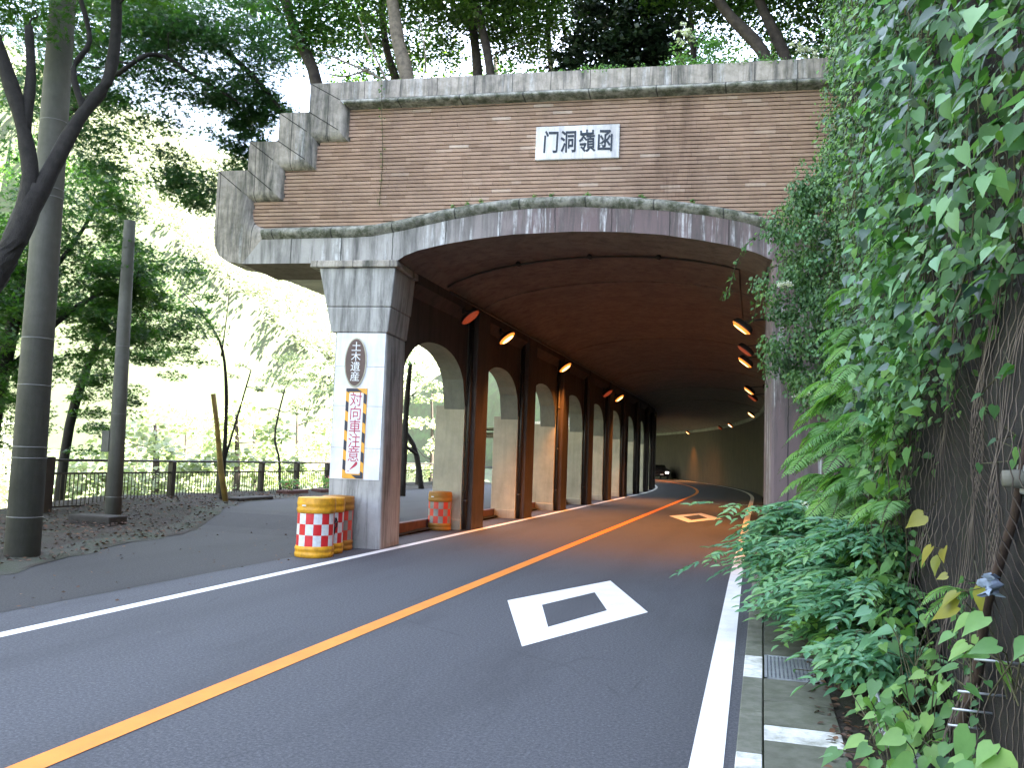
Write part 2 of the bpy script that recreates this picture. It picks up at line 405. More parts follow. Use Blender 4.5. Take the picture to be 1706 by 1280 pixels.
def leafobj(name, sets, mats, parent=None, local=(0, 0, 0)):
    vs = []; li = []; ls = []; tn = []; mi = []; off = 0; lo = 0
    for k, (V, tf, nv, n, tint) in enumerate(sets):
        m = mats_index[k] if False else min(k, len(mats) - 1)
        vs.append(V)
        base = off + np.arange(n)[:, None] * nv
        # group faces by size, keep per-leaf order irrelevant
        for f in tf:
            idx = (base + np.array(f)[None, :]).reshape(-1)
            li.append(idx); ls.append(np.full(n, len(f))); tn.append(tint); mi.append(np.full(n, m))
        off += len(V)
    V = np.concatenate(vs) - np.array(local); L = np.concatenate(li).astype(np.int32); S = np.concatenate(ls).astype(np.int32)
    me = bpy.data.meshes.new(name)
    me.vertices.add(len(V)); me.vertices.foreach_set('co', V.astype(np.float32).ravel())
    me.loops.add(len(L)); me.loops.foreach_set('vertex_index', L)
    me.polygons.add(len(S)); st = np.concatenate([[0], np.cumsum(S)[:-1]]).astype(np.int32)
    me.polygons.foreach_set('loop_start', st)
    try: me.polygons.foreach_set('loop_total', S)
    except Exception: pass
    for m in mats: me.materials.append(MT[m])
    me.polygons.foreach_set('material_index', np.concatenate(mi).astype(np.int32))
    me.update(calc_edges=True)
    at = me.attributes.new('tint', 'FLOAT', 'FACE'); at.data.foreach_set('value', np.concatenate(tn).astype(np.float32))
    o = bpy.data.objects.new(name, me); C.objects.link(o)
    if parent: o.parent = parent
    return o

def rdir(n, z=0.0, jit=1.0, rng=RN):
    a = rng.uniform(0, 2 * math.pi, n)
    v = np.stack([np.cos(a), np.sin(a), np.full(n, z)], 1) + rng.normal(0, .25 * jit, (n, 3)); return v

def leaves_in(clusters, per, size, flat=.35, up=1.0, tm=T_DIA, rng=RN, ratio=.8, tintmap=None):
    """clusters: list of (x,y,z,s)"""
    cl = np.array(clusters, float); n = len(cl) * per
    idx = np.repeat(np.arange(len(cl)), per)
    d = rng.normal(0, 1, (n, 3)); d /= np.linalg.norm(d, axis=1, keepdims=True)
    d *= (rng.uniform(0, 1, n) ** .45)[:, None]
    s = cl[idx, 3]
    P = cl[idx, :3] + d * np.stack([s, s, s * flat], 1)
    P[:, 2] -= 0.35 * s * (d[:, 0] ** 2 + d[:, 1] ** 2) * flat
    nor = np.stack([rng.normal(0, .8, n), rng.normal(-.25, .8, n), np.full(n, up)], 1)
    tip = rdir(n, -.35, 1, rng)
    ct = rng.uniform(0, 1, len(cl))
    tint = np.clip(.55 * ct[idx] + .45 * rng.uniform(0, 1, n) + .0, 0, 1)
    sz = size * rng.uniform(.65, 1.25, n)
    return scatter(tm, P, tip, nor, sz * ratio, sz, tint)

def ellclusters(c, r, n, s, rng, hollow=.35):
    out = []
    for _ in range(n):
        d = rng.normal(0, 1, 3); d /= np.linalg.norm(d); k = hollow + (1 - hollow) * rng.uniform() ** .6
        out.append((c[0] + d[0] * r[0] * k, c[1] + d[1] * r[1] * k, c[2] + d[2] * r[2] * k, s * rng.uniform(.6, 1.3)))
    return out

def tree(label, trunks, clusters, per, size, leafm, barkm='bark', group=None, tm=T_DIA, flat=.35, seed=1, cat='tree', name='broadleaf_tree', twigs=True, extra=None, ratio=.8):
    rng = np.random.default_rng(seed)
    base = trunks[0][0][:3]
    root = empty(name, base); tag(root, label, cat, group)
    mb = MB(); nodes = []
    for t in trunks:
        P = [Vector(q[:3]) for q in t]; R = [q[3] for q in t]
        # subdivide with Catmull-like smoothing
        pts = []; rs = []
        for i in range(len(P) - 1):
            p0 = P[max(i - 1, 0)]; p1 = P[i]; p2 = P[i + 1]; p3 = P[min(i + 2, len(P) - 1)]
            for k in range(4):
                u = k / 4
                q = .5 * ((2 * p1) + (-p0 + p2) * u + (2 * p0 - 5 * p1 + 4 * p2 - p3) * u * u + (-p0 + 3 * p1 - 3 * p2 + p3) * u ** 3)
                pts.append(q); rs.append((R[i] * (1 - u) + R[i + 1] * u) * (1 + .06 * math.sin(7 * (i + u) + seed)))
        pts.append(P[-1]); rs.append(R[-1])
        mb.tube(pts, rs, 10)
        for q, r in list(zip(pts, rs))[len(pts) // 3:]: nodes.append((np.array(q), r))
    if twigs:
        A = np.array([q for q, _ in nodes]); RA = np.array([r for _, r in nodes])
        CC = np.array([c[:3] for c in clusters])
        d0 = np.array([np.min(np.linalg.norm(A - c, axis=1)) for c in CC])
        for ci in np.argsort(d0):                 # near ones first, farther ones branch off them
            cc = CC[ci]; dd = np.linalg.norm(A - cc, axis=1) + .5 * np.maximum(0, A[:, 2] - cc[2])
            j = int(np.argmin(dd)); s0 = A[j]; L = np.linalg.norm(cc - s0)
            if L < .05 or L > 6: continue
            r0 = min(RA[j] * .75, .010 + L * .012)
            q = [s0]
            for t in (.3, .6, .85, 1.0):
                q.append(s0 * (1 - t) + cc * t + np.array([0, 0, L * .16 * t * (1 - t) * 4 * .5]) + rng.normal(0, .05 * L, 3) * (1 if t < 1 else 0))
            rs_ = [r0, r0 * .8, r0 * .62, r0 * .5, r0 * .35]
            mb.tube(q, rs_, 5)
            A = np.vstack([A, q[2:]]); RA = np.concatenate([RA, rs_[2:]])
    mb.build('trunk', barkm, root, True, base)
    if clusters:
        sets = [leaves_in(clusters, per, size, flat, 1.0, tm, rng, ratio)]
        ml = [leafm]
        if extra:
            for (P, sz, m) in extra: sets.append(leaves_in(P, 24, sz, .5, 1.0, T_DIA, rng)); ml.append(m)
        leafobj('crown', sets, ml, root, base)
    return root

# ------------------------------------------------------------------ road / tunnel coordinates
YC, RC, XM = 45.0, 120.0, -3.1
def cv(x, y, z=0.0):
    if y <= YC: return (x, y, z)
    ph = (y - YC) / RC; o = x - XM
    return (XM - RC + (RC + o) * math.cos(ph), YC + (RC + o) * math.sin(ph), z)
def xeff(X, Y):
    if Y <= YC: return X
    return math.hypot(X - (XM - RC), Y - YC) - RC + XM
S5, C5 = math.sin(rad(5)), math.cos(rad(5))
def FU(u, z, d=0.0):   # facade frame: u to the right, z up, d towards the camera
    return (-6.13 + u * C5 + d * S5, 13.5 + u * S5 - d * C5, z)
def Fu(u, d, z): return FU(u, z, d)

def strip(name, mat, x0, x1, y0, y1, z, parent=None, step=1.5, kind='structure', xf=None, n=1):
    mb = MB(); ys = np.arange(y0, y1 + 1e-6, (y1 - y0) / max(1, round((y1 - y0) / step)))
    v = []; f = []
    for y in ys:
        for i in range(n + 1):
            x = x0 + (x1 - x0) * i / n
            v.append(cv(x, y, z))
    for j in range(len(ys) - 1):
        for i in range(n):
            a = j * (n + 1) + i; f.append((a, a + 1, a + n + 2, a + n + 1))
    mb.add(v, f); o = mb.build(name, mat, parent)
    if kind and not parent: tag(o, kind=kind)
    return o

# ---- terrain sheet
def sm(a, b, x):
    t = min(1, max(0, (x - a) / (b - a))); return t * t * (3 - 2 * t)
def hgt(X, Y):
    x = xeff(X, max(Y, -1e9))
    if Y > 160: x = X + 60 if X > -60 else X
    z = -.06
    nz = 1.2 * math.sin(X * .13 + 1.3) * math.cos(Y * .11) + 2.2 * math.sin(X * .041 + Y * .033)
    if x < -15.3:
        d = -15.3 - x
        z = -.06 - min(d * .62, 13.5)
        if x < -55: z += (-55 - x) * .86 * sm(-55, -75, x) * (1 if x > -190 else 190 / -x) + nz * sm(-60, -90, x) * 1.6
        else: z += nz * .25 * sm(0, 10, d)
    if x > 1.5:
        z = 8.6 * sm(1.5, 2.1, x) + max(0, x - 1.6) * 1.5 if x < 13 else 8.6 + 17.1 + (x - 13) * .12
        z += nz * .4 * sm(3, 12, x)
    return z
def terrain():
    xs = sorted(set([-420, -360, -300, -260, -230] + list(np.arange(-210, -60, 6)) + list(np.arange(-60, -18, 3)) +
                    [-17, -16, -15.3, -15.2, -12, -8, -4, 0, 1.45, 1.6, 1.9, 2.15, 2.6, 3.5, 5, 7, 9, 11, 13, 16, 20, 30, 50, 90, 160, 300]))
    ys = list(np.arange(-120, -20, 12)) + list(np.arange(-20, 44, 2)) + list(np.arange(45, 170, 3)) + [180, 200, 230, 260, 300, 350, 420]
    v = []; f = []
    for y in ys:
        for x in xs:
            X, Y, _ = cv(x, y) if y <= 150 and x > -60 else (cv(x, min(y, 150))[0] if y <= 150 else x, y, 0)
            if y > YC and x <= -60: X, Y = x, y
            v.append((X, Y, hgt(X, Y)))
    n = len(xs)
    for j in range(len(ys) - 1):
        for i in range(n - 1):
            a = j * n + i; f.append((a, a + 1, a + n + 1, a + n))
    o = MB().add(v, f).build('ground', 'terrain'); tag(o, kind='structure')
# simpler, regular grid in world coordinates keeps the sheet free of folds
def terrain2():
    xs = sorted(set([-420, -360, -300, -260, -230] + list(np.arange(-210, -60, 6)) + list(np.arange(-60, -22, 3)) + list(np.arange(-21, 3.2, .6)) +
                    [4, 5, 7, 9, 11, 13, 16, 20, 30, 50, 90, 160, 300]))
    ys = [-120, -80, -50, -30, -15, -5] + list(np.arange(0, 44, 2)) + list(np.arange(44, 170, 2)) + [180, 200, 230, 260, 300, 350, 420]
    v = [(x, y, hgt(x, y)) for y in ys for x in xs]; n = len(xs); f = []
    for j in range(len(ys) - 1):
        for i in range(n - 1):
            a = j * n + i; f.append((a, a + 1, a + n + 1, a + n))
    o = MB().add(v, f).build('ground', 'terrain', smooth=True); tag(o, kind='structure')
terrain2()

# ---- road with markings
road = strip('road', 'asphalt', -6.75, 0.0, -8, 150, 0.0, step=1.5, n=1)
def mark(name, mat, x0, x1, y0, y1, z=.004): return strip(name, mat, x0, x1, y0, y1, z, road, step=1.5)
mark('edge_line', 'white_line', -6.05, -5.90, -8, 145)
mb = MB(); v = []; ys = [-8, 0, 2.5, 4.9, 7, 9.5, 12.6, 16, 20, 25, 29, 35, 40] + list(np.arange(45, 146, 2))
for y in ys:
    xc = float(np.interp(y, [-8, 2, 4.9, 12.6, 29, 51], [-.23, -.25, -.272, -.35, -.45, -.5])); v += [cv(xc - .088, y, .004), cv(xc + .088, y, .004)]
mb.add(v, [(2 * j, 2 * j + 1, 2 * j + 3, 2 * j + 2) for j in range(len(ys) - 1)]).build('edge_line', 'white_line', road)
mark('centre_line', 'orange_line', -3.53, -3.36, -8, 145)
def diamond(y0, y1, xc, w, wi, yi0, yi1):
    ym = (y0 + y1) / 2; yim = (yi0 + yi1) / 2
    o = [(xc, y0), (xc + w, ym), (xc, y1), (xc - w, ym)]; i = [(xc, yi0), (xc + wi, yim), (xc, yi1), (xc - wi, yim)]
    MB().add([(x, y, .004) for x, y in o + i], [(0, 1, 5, 4), (1, 2, 6, 5), (2, 3, 7, 6), (3, 0, 4, 7)]).build('diamond_marking', 'white_line', road)
diamond(7.31, 11.79, -1.95, .785, .36, 8.25, 10.65)
diamond(24.6, 29.7, -1.95, .79, .36, 25.7, 28.6)

# shoulder / lay-by left of the road
def polysheet(name, mat, poly, zf, kind='structure', grid=.8):
    xs = [p[0] for p in poly]; ys = [p[1] for p in poly]
    # row based fill
    mb = MB(); rows = np.arange(min(ys), max(ys) + 1e-6, (max(ys) - min(ys)) / max(2, int((max(ys) - min(ys)) / grid)))
    def span(y):
        c = []
        for i in range(len(poly)):
            (xa, ya), (xb, yb) = poly[i], poly[(i + 1) % len(poly)]
            if (ya - y) * (yb - y) <= 0 and ya != yb: c.append(xa + (xb - xa) * (y - ya) / (yb - ya))
        return (min(c), max(c)) if c else None
    v = []; n = 12
    rr = []
    for y in rows:
        s_ = span(min(max(y, min(ys) + 1e-4), max(ys) - 1e-4))
        rr.append([(s_[0] + (s_[1] - s_[0]) * k / n, y) for k in range(n + 1)])
    for r in rr:
        for x, y in r: v.append((x, y, zf(x, y)))
    f = []
    for j in range(len(rr) - 1):
        for i in range(n):
            a = j * (n + 1) + i; f.append((a, a + 1, a + n + 2, a + n + 1))
    o = mb.add(v, f).build(name, mat)
    if kind: tag(o, kind=kind)
    return o
def zwalk(x, y): return .2 * sm(14.6, 17.5, y) * sm(-6.5, -7.4, x) if y > 14.6 else 0
edge_pts = [(-8.3, -8), (-8.3, 3), (-8.5, 6), (-8.78, 8.5), (-9.5, 10.5), (-9.95, 11.9), (-10.2, 13.7), (-11.3, 16.2), (-12.3, 18.2), (-13.0, 20), (-13.4, 24), (-13.5, 45)]
polysheet('pavement', 'old_asphalt', [(-6.75, -8)] + edge_pts + [(-6.75, 45)], lambda x, y: .002 + zwalk(x, y))
polysheet('leaf_litter', 'soil', [(x + .12, y) for x, y in edge_pts] + [(-15.6, 45), (-15.6, -8)],
          lambda x, y: .010 + zwalk(x, y) + (.06 + .05 * math.sin(x * 2.1 + y) * math.sin(y * 1.3)) * sm(.1, 1.4, float(np.interp(y, [p[1] for p in edge_pts], [p[0] for p in edge_pts])) - x))
mb = MB(); v = []                              # worn mossy verge between asphalt and soil
vp = []
for a, b in zip(edge_pts[:-2], edge_pts[1:-1]):
    for k in range(6): t = k / 6; vp.append((a[0] + (b[0] - a[0]) * t, a[1] + (b[1] - a[1]) * t))
for x, y in vp:
    w0 = .12 + .1 * math.sin(y * 3.1) + random.uniform(-.05, .05); w1 = .5 + random.uniform(-.1, .1)
    v += [(x + w0, y, .006 + zwalk(x, y)), (x - .1, y, .018 + zwalk(x, y)), (x - w1, y, .035 + zwalk(x, y))]
mb.add(v, [(3 * j + i, 3 * j + 3 + i, 3 * j + 4 + i, 3 * j + 1 + i) for j in range(len(vp) - 1) for i in (0, 1)])
tag(mb.build('verge', 'verge', smooth=True), kind='structure')
# kerb between the arcade piers
mb = MB()
for y0 in np.arange(14.6, 44, 1.1): mb.box((-7.02, y0, -.02), (-6.86, y0 + 1.09, .23))
tag(mb.build('kerb', 'planter'), kind='structure')

# ---- gutter on the right: kerb stones, cover slabs, steel grating
gut = empty('gutter', (0, 0, 0)); tag(gut, kind='structure')
def block(y0, y1, x0, x1, z, name, mat, j=.006):
    MB().box((x0, y0 + j, -.1), (x1, y1 - j, z + random.uniform(-.004, .004))).build(name, mat, gut, bevel=.006)
ks = [2.2, 2.8, 3.4, 4.0, 4.6, 5.15, 6.0, 6.95, 7.72, 8.6, 9.5, 10.4, 11.3, 12.2, 13.1, 14.0]
for a, b in zip(ks[:-1], ks[1:]):
    wht = (abs(a - 6.95) < .01) or (abs(a - 4.6) < .01)
    block(a, b, -.125, .015, .03, 'kerb_stone', 'slab_white' if wht else 'kerb')
cs = [2.2, 2.7, 3.2, 3.75, 4.3, 4.85, 5.43, 5.75, 6.3, 6.95, 7.8, 8.3, 8.9, 9.5, 10.1, 10.8, 11.5, 12.2, 12.9, 14.0]
for a, b in zip(cs[:-1], cs[1:]):
    if abs(a - 6.95) < .01:
        g = MB()
        g.box((.03, a + .01, .0), (.46, a + .03, .03)).box((.03, b - .03, 0), (.46, b - .01, .03)).box((.03, a + .01, 0), (.05, b - .01, .03)).box((.44, a + .01, 0), (.46, b - .01, .03))
        for k in range(13): x = .06 + k * .03; g.box((x, a + .03, .005), (x + .016, b - .03, .026))
        for k in range(1, 7): g.box((.05, a + .12 * k, .002), (.44, a + .12 * k + .008, .024))
        g.build('grating', 'steel', gut); continue
    block(a, b, .025, .47, .024, 'cover_slab', 'slab_white' if abs(a - 5.43) < .01 else 'slab')
MB().box((.47, 2.2, -.1), (1.1, 14, .015)).build('earth_strip', 'soil', gut)

# ------------------------------------------------------------------ tunnel
tun = empty('tunnel', (-6.13, 13.5, 0)); TL = (-6.13, 13.5, 0)
tag(tun, 'old brick-faced concrete gallery tunnel with stepped parapet and arcade open to the left', 'tunnel')
def tpart(mb, name, mat, smooth=False, parent=None, bevel=0):
    if parent is None: return mb.build(name, mat, tun, smooth, TL, bevel)
    return mb.build(name, mat, parent, smooth, TL, bevel)

OUT = [(8.6, 8.11), (-1.69, 8.11), (-1.69, 7.59), (-2.25, 7.59), (-2.25, 7.08), (-2.80, 7.08), (-2.80, 6.56), (-3.38, 6.56), (-3.38, 5.42), (-3.35, 5.18), (-3.25, 5.0), (-3.1, 4.9), (-2.8, 4.855)]
IN1 = [(8.6, 7.79), (-1.12, 7.79), (-1.12, 7.24), (-1.72, 7.24), (-1.72, 6.73), (-2.32, 6.73), (-2.32, 6.18), (-2.90, 6.18), (-2.90, 5.75), (-2.87, 5.58), (-2.79, 5.43), (-2.66, 5.33), (-2.45, 5.29)]
IN2 = [(8.6, 7.63), (-.95, 7.63), (-.95, 7.05), (-1.53, 7.05), (-1.53, 6.55), (-2.12, 6.55), (-2.12, 6.0), (-2.69, 6.0), (-2.69, 5.78), (-2.67, 5.68), (-2.63, 5.61), (-2.55, 5.56), (-2.44, 5.54)]
ui = np.concatenate([np.linspace(-2.44, .1, 6)[:-1], np.linspace(.1, 6.9, 60)])
up_u = [-2.45, -1.47, -.62, -.17, .28, .73, 1.4, 2.05, 3.12, 3.86, 4.54, 5.21, 5.75, 6.08, 6.3, 6.9]
up_z = [5.54, 5.55, 5.56, 5.59, 5.70, 5.80, 5.91, 5.985, 6.01, 5.98, 5.91, 5.81, 5.70, 5.61, 5.5, 5.2]
lo_u = [-2.44, -1.45, -.61, -.26, .29, .96, 1.63, 2.27, 3.13, 4.54, 5.32, 5.87, 6.23, 6.9]
lo_z = [5.29, 5.30, 5.30, 5.33, 5.44, 5.58, 5.69, 5.75, 5.77, 5.68, 5.57, 5.45, 5.31, 5.0]
in_u = [-2.8, 0.05, .10, .2, .43, .87, 1.43, 2.07, 3.14, 3.87, 4.55, 5.11, 5.66, 6.04, 6.26, 6.9]
in_z = [4.855, 4.86, 4.9, 4.97, 5.06, 5.16, 5.25, 5.32, 5.355, 5.335, 5.28, 5.19, 5.08, 4.96, 4.84, 4.84]
def smoothed(us, zs, u):
    return float(np.mean([np.interp(u + k, us, zs) for k in (-.12, -.06, 0, .06, .12)]))
arc_o = [(u, float(np.interp(u, in_u, in_z))) for u in ui]
arc_1 = [(u, smoothed(lo_u, lo_z, u)) for u in ui]
arc_2 = [(u, smoothed(up_u, up_z, u)) for u in ui]

def band(O, I, d0, back, sm_=0):
    mb = MB(); n = len(O); v = [FU(*p, d0) for p in O] + [FU(*p, d0) for p in I] + [FU(*p, -back) for p in O]
    f = []
    for i in range(n - 1): f.append((i, n + i, n + i + 1, i + 1))
    mb.add(v, f); return mb.add(v, [(2 * n + i, i, i + 1, 2 * n + i + 1) for i in range(n - 1)], sm_)
def rollm(I, J, kind, mb, d0=0.0):
    n = len(I); K = 9; v = []
    for i in range(n):
        for k in range(K):
            t = k / (K - 1)
            p = (I[i][0] * (1 - t) + J[i][0] * t, I[i][1] * (1 - t) + J[i][1] * t)
            if kind == 'roll':
                a = math.pi * t
                d = .085 * math.sin(a) if t <= .5 else -.16 + .245 * math.sin(a)
                if t == 0: d = -.01
            else: d = -.16 * (1 - math.sqrt(max(0, 1 - t * t)))
            v.append(FU(*p, d + d0))
    f = [(i * K + k, i * K + k + 1, (i + 1) * K + k + 1, (i + 1) * K + k) for i in range(n - 1) for k in range(K - 1)]
    mb.add(v, f); return mb
cop = band(OUT, IN1, 0, .75); tpart(cop, 'coping', 'coping')
mb = rollm(IN1[:2], IN2[:2], 'roll', MB()); tpart(mb, 'coping_roll', 'roll', True)
mb = MB()
for i in range(1, 8): rollm([IN1[i], IN1[i + 1]], [IN2[i], IN2[i + 1]], 'bev', mb)
rollm(IN1[8:], IN2[8:], 'bev', mb); tpart(mb, 'step_bevel', 'concrete', True)
tpart(band([OUT[-1]] + arc_o, [IN1[-1]] + arc_1, 0, 1.4, 1), 'arch_band', ['frieze', 'inner2'])
tpart(rollm(arc_1, arc_2, 'roll', MB()), 'arch_roll', 'roll', True)
# thin chipped mitre lines on the steps
mb = MB()
for i in (1, 2, 3, 4, 5, 6, 7):
    a = FU(*OUT[i], .003); b = FU(*IN1[i], .003)
    mb.tube([a, b], .006, 4)
tpart(mb, 'mitre_joint', 'joint')

# brick panel
def leftlim(z): return -.95 if z > 7.05 else -1.53 if z > 6.55 else -2.12 if z > 6.0 else -2.69
def zlow(u): return smoothed(up_u, up_z, max(u, -2.44)) if u > -2.6 else 5.56
mb = MB()
for u in np.arange(-2.9, 8.5, .1):
    top = 7.8 if u > -1.1 else 7.2 if u > -1.7 else 6.7 if u > -2.3 else 6.15
    mb.box((u, -.55, zlow(u) - .14), (u + .1, -.155, top), fn=Fu)
tpart(mb, 'backing_wall', 'joint')
mb = MB(); z = 5.22; rr = random.Random(3)
while z < 7.68:
    u = -2.95 + rr.uniform(0, .3)
    while u < 8.5:
        L = rr.choice((.33, .33, .335, .345, .3, .17))
        uc = u + L / 2; zt = z + .0505
        if uc > leftlim(z) - .12 and z > zlow(uc) - .10:
            dd = -.112 + rr.uniform(-.003, .003)
            if True:
                tl = 0
                mb.box((u + .0015, -.158, z + tl), (u + L - .0015, dd, zt + tl), tint=min(1, max(0, rr.gauss(.5, .17))), fn=Fu)
        u += L
    z += .0665
tpart(mb, 'brick_facing', 'brick')

# plaque with carved characters
pl = MB(); pl.box((2.40, -.13, 6.61), (3.81, -.075, 7.19), fn=Fu)
plaque = tpart(pl, 'stone_plaque', 'plaque', bevel=.012)
def text(s, size, mat, parent, u, z, d, ext=.006, offset=0.0, scale=(1, 1), local=TL, name='lettering', rot=0, vertical=None):
    cu = bpy.data.curves.new(name, 'FONT'); cu.body = s; cu.size = size; cu.extrude = ext; cu.offset = offset; cu.resolution_u = 6
    cu.align_x = 'CENTER'; cu.align_y = 'CENTER'
    if vertical: cu.space_line = vertical
    t = bpy.data.objects.new(name, cu); C.objects.link(t)
    bpy.context.view_layer.update()
    me = bpy.data.meshes.new_from_object(t.evaluated_get(bpy.context.evaluated_depsgraph_get()))
    bpy.data.objects.remove(t); bpy.data.curves.remove(cu)
    me.materials.clear(); me.materials.append(MT[mat])
    c, s_ = math.cos(rot), math.sin(rot)
    for v in me.vertices:
        x, y = v.co.x * scale[0], v.co.y * scale[1]; x, y = c * x - s_ * y, s_ * x + c * y
        w = FU(u + x, z + y, d + v.co.z); v.co = (w[0] - local[0], w[1] - local[1], w[2] - local[2])
    o = bpy.data.objects.new(name, me); C.objects.link(o); o.parent = parent; return o
for ch, u, rt in (('门', 2.66, -.03), ('洞', 2.96, .0), ('嶺', 3.27, .03), ('函', 3.57, -.02)):
    text(ch, .40, 'ink', plaque, u, 6.885, -.073, .004, .007, (.70, 1.0), rot=rt)

# entrance pillar
mb = MB()
def frus(mb, u0, u1, U0, U1, z0, z1, df0, df1, db):
    v = [Fu(u0, df0, z0), Fu(u1, df0, z0), Fu(u1, db, z0), Fu(u0, db, z0), Fu(U0, df1, z1), Fu(U1, df1, z1), Fu(U1, db, z1), Fu(U0, db, z1)]
    mb.add(v, [(0, 3, 2, 1), (4, 5, 6, 7), (0, 1, 5, 4), (1, 2, 6, 5), (2, 3, 7, 6), (3, 0, 4, 7)]); return mb
frus(mb, -.93, .03, -.97, -.03, -.05, 3.64, 0.02, 0.0, -1.0)
pil = tpart(mb, 'entrance_pillar', 'pillar', bevel=.035)
mb = MB(); frus(mb, -1.04, -.02, -1.15, .02, 3.64, 4.08, .03, .035, -1.05); frus(mb, -1.15, .02, -1.31, .07, 4.086, 4.76, .035, .04, -1.1)
tpart(mb, 'capital', 'pillar', parent=pil, bevel=.02)
mb = MB(); frus(mb, -1.47, .12, -1.46, .11, 4.765, 4.89, .09, .08, -1.15); tpart(mb, 'abacus', 'concrete', parent=pil, bevel=.02)
mb = MB()
for z0, z1 in ((1.14, 1.665), (1.672, 2.375), (2.382, 3.05), (3.057, 3.63)):
    frus(mb, -.925, -.045 , -.925, -.045, z0, z1, .024, .024, -.01)
tpart(mb, 'painted_face', 'white_paint', parent=pil)
# right pier
mb = MB(); frus(mb, 6.26, 7.6, 6.26, 7.6, -.05, 4.95, 0, 0, -1.1); rp = tpart(mb, 'entrance_pier', 'frieze', bevel=.06)
# piece of facade above the pier, out to the hillside
mb = MB(); frus(mb, 6.85, 8.6, 6.85, 8.6, 3.2, 5.4, -.03, -.03, -.7); tpart(mb, 'side_wall', 'concrete')

# vault, lofted along the road
def vault_z(x, crown=5.50, spr=4.86):
    t = (x + 3.0) / 3.15; return spr + (crown - spr) * (max(0, 1 - t * t)) ** .6
vy = [14.6] + list(np.arange(16, 45, 1.45)) + list(np.arange(45, 150, 2.5))
vx = [-6.14] + list(np.linspace(-6.05, .05, 22)) + [.14]
mb = MB(); v = []
for y in vy:
    for x in vx: v.append(cv(x, y, vault_z(x)))
n = len(vx); f = [(j * n + i, (j + 1) * n + i, (j + 1) * n + i + 1, j * n + i + 1) for j in range(len(vy) - 1) for i in range(n - 1)]
mb.add(v, f)
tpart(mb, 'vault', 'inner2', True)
for yk in list(np.arange(18.5, 60, 8.7)):        # shallow ribs of the vault
    mb = MB()
    for a, b in zip(vx[:-1], vx[1:]):
        za, zb = vault_z(a) - .02, vault_z(b) - .02
        q = [cv(a, yk, za), cv(b, yk, zb), cv(b, yk + .45, zb), cv(a, yk + .45, za)]
        w = [(p[0], p[1], p[2] + .1) for p in q]
        mb.add(q + w, [(0, 1, 2, 3), (0, 4, 5, 1), (3, 2, 6, 7)])
    tpart(mb, 'vault_rib', 'inner2')
mb = MB()                                      # roof slab keeps the daylight out
v = []
for y in vy: v += [cv(-8.9, y, 5.9), cv(1.6, y, 5.9)]
f = [(2 * j, 2 * j + 1, 2 * j + 3, 2 * j + 2) for j in range(len(vy) - 1)]
mb.add(v, f); tpart(mb, 'roof_slab', 'concrete')
# right inner wall + gutter step
mb = MB(); v = []
zz = [-.05, 1.0, 2.4, 2.401, 3.8, 4.9]
for y in vy:
    for z_ in zz: v.append(cv(.13, y, z_))
n = len(zz); f = [(j * n + i, j * n + i + 1, (j + 1) * n + i + 1, (j + 1) * n + i) for j in range(len(vy) - 1) for i in range(n - 1)]
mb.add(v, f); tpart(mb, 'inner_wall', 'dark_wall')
mb = MB()                                      # ledge at the springing, catches lamp light
for a, b in zip(vy[:-1], vy[1:]):
    q = [cv(.13, a, 4.62), cv(.02, a, 4.62), cv(.02, a, 4.86), cv(.13, a, 4.86), cv(.13, b, 4.62), cv(.02, b, 4.62), cv(.02, b, 4.86), cv(.13, b, 4.86)]
    mb.add(q, [(0, 1, 5, 4), (1, 2, 6, 5), (2, 3, 7, 6)])
tpart(mb, 'springing_ledge', 'reveal_up')
# overhanging roof soffit on the valley side and its outer fascia
mb = MB(); v = []
y_s = [13.42] + list(np.arange(15, 45, 3)) + list(np.arange(45, 120, 3))
for y in y_s: v += [cv(-8.9, y, 4.86), cv(-6.8, y, 4.86)]
mb.add(v, [(2 * j, 2 * j + 2, 2 * j + 3, 2 * j + 1) for j in range(len(y_s) - 1)]); tpart(mb, 'overhang_soffit', 'soffit')
mb = MB(); v = []
for y in y_s: v += [cv(-8.9, y, 4.86), cv(-9.35, y, 5.4), cv(-9.35, y, 6.3)]
mb.add(v, [(3 * j + i, 3 * j + i + 1, 3 * j + i + 4, 3 * j + i + 3) for j in range(len(y_s) - 1) for i in (0, 1)]); tpart(mb, 'outer_fascia', 'concrete')

# arcade piers and arches
PY = [18.05 + 4.35 * k for k in range(14)]
def bay(ya, yb, k):
    mb = MB(); n = 18; ys = np.linspace(ya, yb, n + 1); hw = (yb - ya) / 2; ym = (ya + yb) / 2
    zs = [2.62 + 1.2 * (max(0, 1 - abs((y - ym) / hw) ** 2.3)) ** (1 / 2.3) for y in ys]
    for i in range(n):
        a, b, za, zb = ys[i], ys[i + 1], zs[i], zs[i + 1]
        q = [cv(-6.3, a, za), cv(-6.3, b, zb), cv(-6.3, b, 4.9), cv(-6.3, a, 4.9), cv(-6.78, a, za), cv(-6.78, b, zb), cv(-6.78, b, 4.9), cv(-6.78, a, 4.9)]
        mb.add(q, [(0, 1, 2, 3)], 0); mb.add(q, [(0, 4, 5, 1)], 1); mb.add(q, [(4, 7, 6, 5)], 2)
    mb.build('arch', ['inner', 'reveal_up', 'pillar'], tun, False, TL)
